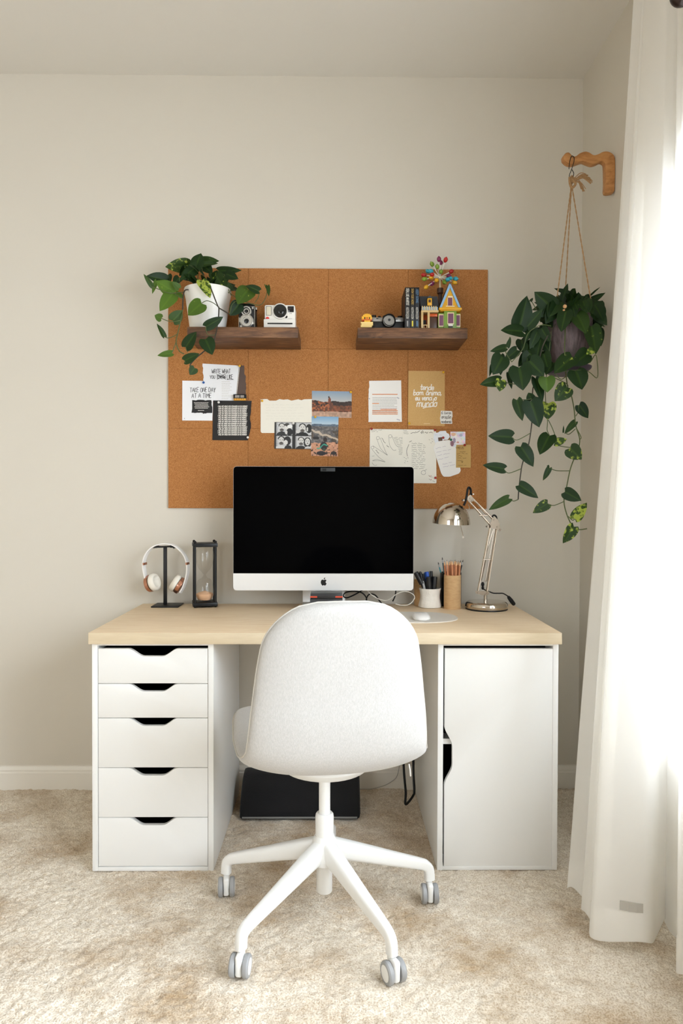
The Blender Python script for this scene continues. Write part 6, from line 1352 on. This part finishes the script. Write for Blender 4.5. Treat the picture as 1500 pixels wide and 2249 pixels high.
# ------------------------------------------------------------------ cups and pens
def cupthing(name, label, cat, px0, px1, pyt, pyb, prof, y, m, seg=44, ripple=None):
    x0, x1 = P(px0, pyb, y).x, P(px1, pyb, y).x; r = (x1 - x0) / 2; zt = P(px0, pyt, y).z; hgt = zt - TZ; cx = (x0 + x1) / 2
    th = .0035; out = [(a * r, b * hgt) for a, b in prof]; inner = [(max(a * r - th, .001), max(b * hgt, .004)) for a, b in prof if b > .02][::-1]
    bm = new(); lathe(bm, [(0, 0)] + out + inner + [(0, .004)], (cx, y, TZ), seg, ripple=ripple); o = obj(name, bm, m, smooth=50); recenter(o); tag(o, label, cat)
    return Vector((cx, y, TZ)), r, hgt
wc_, wr_, wh_ = cupthing('pen_cup', 'white handmade clay cup of black pens right of the computer', 'pen cup', 919, 969.5, 1291.5, 1336, [(.86, 0), (.99, .03), (1.0, .10), (.93, .26), (.86, .45), (.85, .65), (.9, .85), (.95, .97), (.94, 1.0)], -.122, mat('white_clay', rgb(230, 227, 220), .8, bump=(90, .5, .003)), ripple=lambda a, z: .012 * math.sin(5 * a + 40 * z) + .008 * math.sin(9 * a))
tc_, tr_, th_ = cupthing('pencil_tube', 'tall cardboard tube full of natural wood pencils', 'pencil cup', 974.8, 1011.8, 1262.5, 1336, [(1, 0), (1, .5), (1, 1)], -.156, m_card)
dc_, dr_, dh_ = cupthing('brush_cup', 'dark glass cup of brushes behind the cardboard pencil tube', 'brush cup', 966, 1013, 1257, 1325, [(1, 0), (1, .5), (1, 1)], -.083, mat('dark_tinted_cup', rgb(24, 24, 26), .15))
bc_, br_, bh_ = cupthing('cardboard_tube', 'short cardboard tube half hidden behind the white pen cup', 'tube', 909.5, 936, 1272, 1326, [(1, 0), (1, .5), (1, 1)], -.076, m_card)
m_pb = mat('black_pen_barrel', rgb(24, 24, 26), .4); m_pbl = mat('blue_pen_barrel', rgb(32, 82, 178), .35); m_pg = mat('grey_pen_barrel', rgb(176, 176, 176), .4); m_cedar = mat('cedar_pencil', rgb(196, 132, 92), .6, noise=(30, rgb(184, 118, 80), 2, (6, 6, .4))); m_tipw = mat('sharpened_wood', rgb(222, 176, 130), .7); m_lead = mat('pencil_lead', rgb(70, 62, 58), .6)
def stick(name, label, cat, group, foot, head, r, parts):
    """parts: (name, from, to, r0 factor, r1 factor, material) along the stick"""
    foot, head = Vector(foot), Vector(head); t = thing(name, label, cat, foot, group)
    for nm, a, b, r0, r1, m in parts: obj(nm, cyl(new(), foot.lerp(head, a), foot.lerp(head, b), r * r0, r * r1, 12), m, t)
def inside(c, r, px, y, k=.55):     # foot of a stick standing inside a cup, on the side it leans to
    return Vector((c.x + max(-r * k, min(r * k, -(px - 0) * 1.0)), y, TZ + .006))
grp = 'pens in the white clay cup'
def pen(label, u0, v0, ft, dy, r, parts, name='pen', cat='pen', c=None, g=grp):
    c = c or wc_; head = W(u0, v0, c.y + dy); foot = Vector((c.x + ft, c.y + dy * .4, TZ + .0068)); stick(name, label, cat, g, foot, head, r, parts)
cap = [('barrel', 0, .62, .9, .9, m_pb), ('collar', .62, .68, .95, .95, m_pg), ('cap', .68, 1, 1.1, 1.0, m_pb)]
pen('fat black marker leaning out left over the rim of the white cup', 178, 1110, .012, -.010, .0078, [('barrel', 0, .66, .7, .7, m_pb), ('cap', .66, 1, 1.25, 1.15, m_pb)], 'marker', 'marker')
pen('slim black pen in the white cup between the leaning marker and blue pen', 228, 1100, -.006, -.012, .0052, [('grey_barrel', 0, .72, 1, 1, m_pg), ('cap', .72, .97, 1.1, 1.05, m_pb), ('cap_tip', .97, 1, .8, .6, m_pb)])
pen('black pen with a plain cap just left of the blue pen', 262, 1125, .0, .010, .0052, [('barrel', 0, .7, 1, 1, m_pb), ('cap', .7, 1, 1.15, .9, m_pb)])
pen('bright blue capped pen in the white clay cup', 308, 1102, .002, .004, .0068, [('barrel', 0, .7, .9, .9, m_pg), ('cap', .7, 1, 1.1, 1.0, m_pbl)])
pen('light blue pen just left of the bright blue capped pen', 288, 1108, -.002, .012, .0045, [('barrel', 0, .7, .9, .9, m_pg), ('cap', .7, 1, 1.1, .9, mat('mid_blue_plastic', rgb(60, 108, 190), .35))])
pen('tall black pen right of the blue pen in the white cup', 358, 1094, .004, .012, .0062, [('barrel', 0, .7, .9, .9, m_pb), ('cap', .7, 1, 1.1, .95, m_pb)])
pen('wide black marker cap at the front middle of the white cup', 328, 1162, .001, -.016, .0115, [('grey_barrel', 0, .56, .95, .95, m_pg), ('cap', .56, 1, 1.0, .85, m_pb)], 'marker', 'marker')
pen('wide black marker cap at the right of the white cup', 404, 1160, .008, -.008, .0090, [('grey_barrel', 0, .56, .95, .95, m_pg), ('cap', .56, 1, 1.05, .95, m_pb)], 'marker', 'marker')
pl_ = [(512, 972, -.6, -.2), (542, 962, -.45, -.62), (572, 970, -.2, .3), (605, 965, -.05, -.6), (632, 962, .1, .2), (655, 974, .25, -.62), (678, 968, .45, .1), (700, 976, .6, -.4), (590, 960, .0, .55), (648, 960, .3, .5)]
names = ['leftmost pencil in the cardboard tube', 'pencil in the tube front row second from the left', 'pencil third from the left in the cardboard tube', 'pencil at the front middle of the cardboard tube', 'pencil just right of the middle in the cardboard tube', 'front pencil fourth from the right in the tube', 'pencil third from the right in the cardboard tube', 'rightmost pencil in the cardboard tube', 'pencil at the back middle of the tube', 'pencil at the back right of the tube']
for (u, v, fx, fy), lb in zip(pl_, names):
    c = tc_; y = c.y + fy * tr_; head = W(u, v, y); foot = Vector((c.x + fx * tr_ * .75, y, TZ + .0068))
    stick('pencil', 'natural wood ' + lb, 'pencil', 'pencils in the cardboard tube', foot, head, .0036, [('shaft', 0, .90, 1, 1, m_cedar), ('sharpened_end', .90, .975, 1, .32, m_tipw), ('lead', .975, 1, .3, .08, m_lead)])
for (u, v, fx, m, lb) in ((488, 932, -.010, mat('teal_brush_handle', rgb(52, 82, 88), .4), 'dark teal brush standing left behind the pencils'), (440, 990, -.006, mat('bright_teal_handle', rgb(60, 150, 160), .4), 'thin bright teal brush leaning left in the dark cup'), (735, 962, .006, mat('black_brush_handle', rgb(30, 34, 36), .4), 'black brush leaning right beside the pencils'), (706, 968, .004, mat('green_brush_handle', rgb(52, 92, 80), .4), 'green brush at the right behind the pencils')):
    head = W(u, v, dc_.y); foot = Vector((dc_.x + fx, dc_.y, TZ + .0068)); stick('paint_brush', lb, 'brush', 'brushes in the dark cup', foot, head, .0028, [('handle', 0, .88, .7, .9, m), ('ferrule', .88, .95, .9, .9, m_pg), ('bristles', .95, 1, .9, .3, m_lead)])
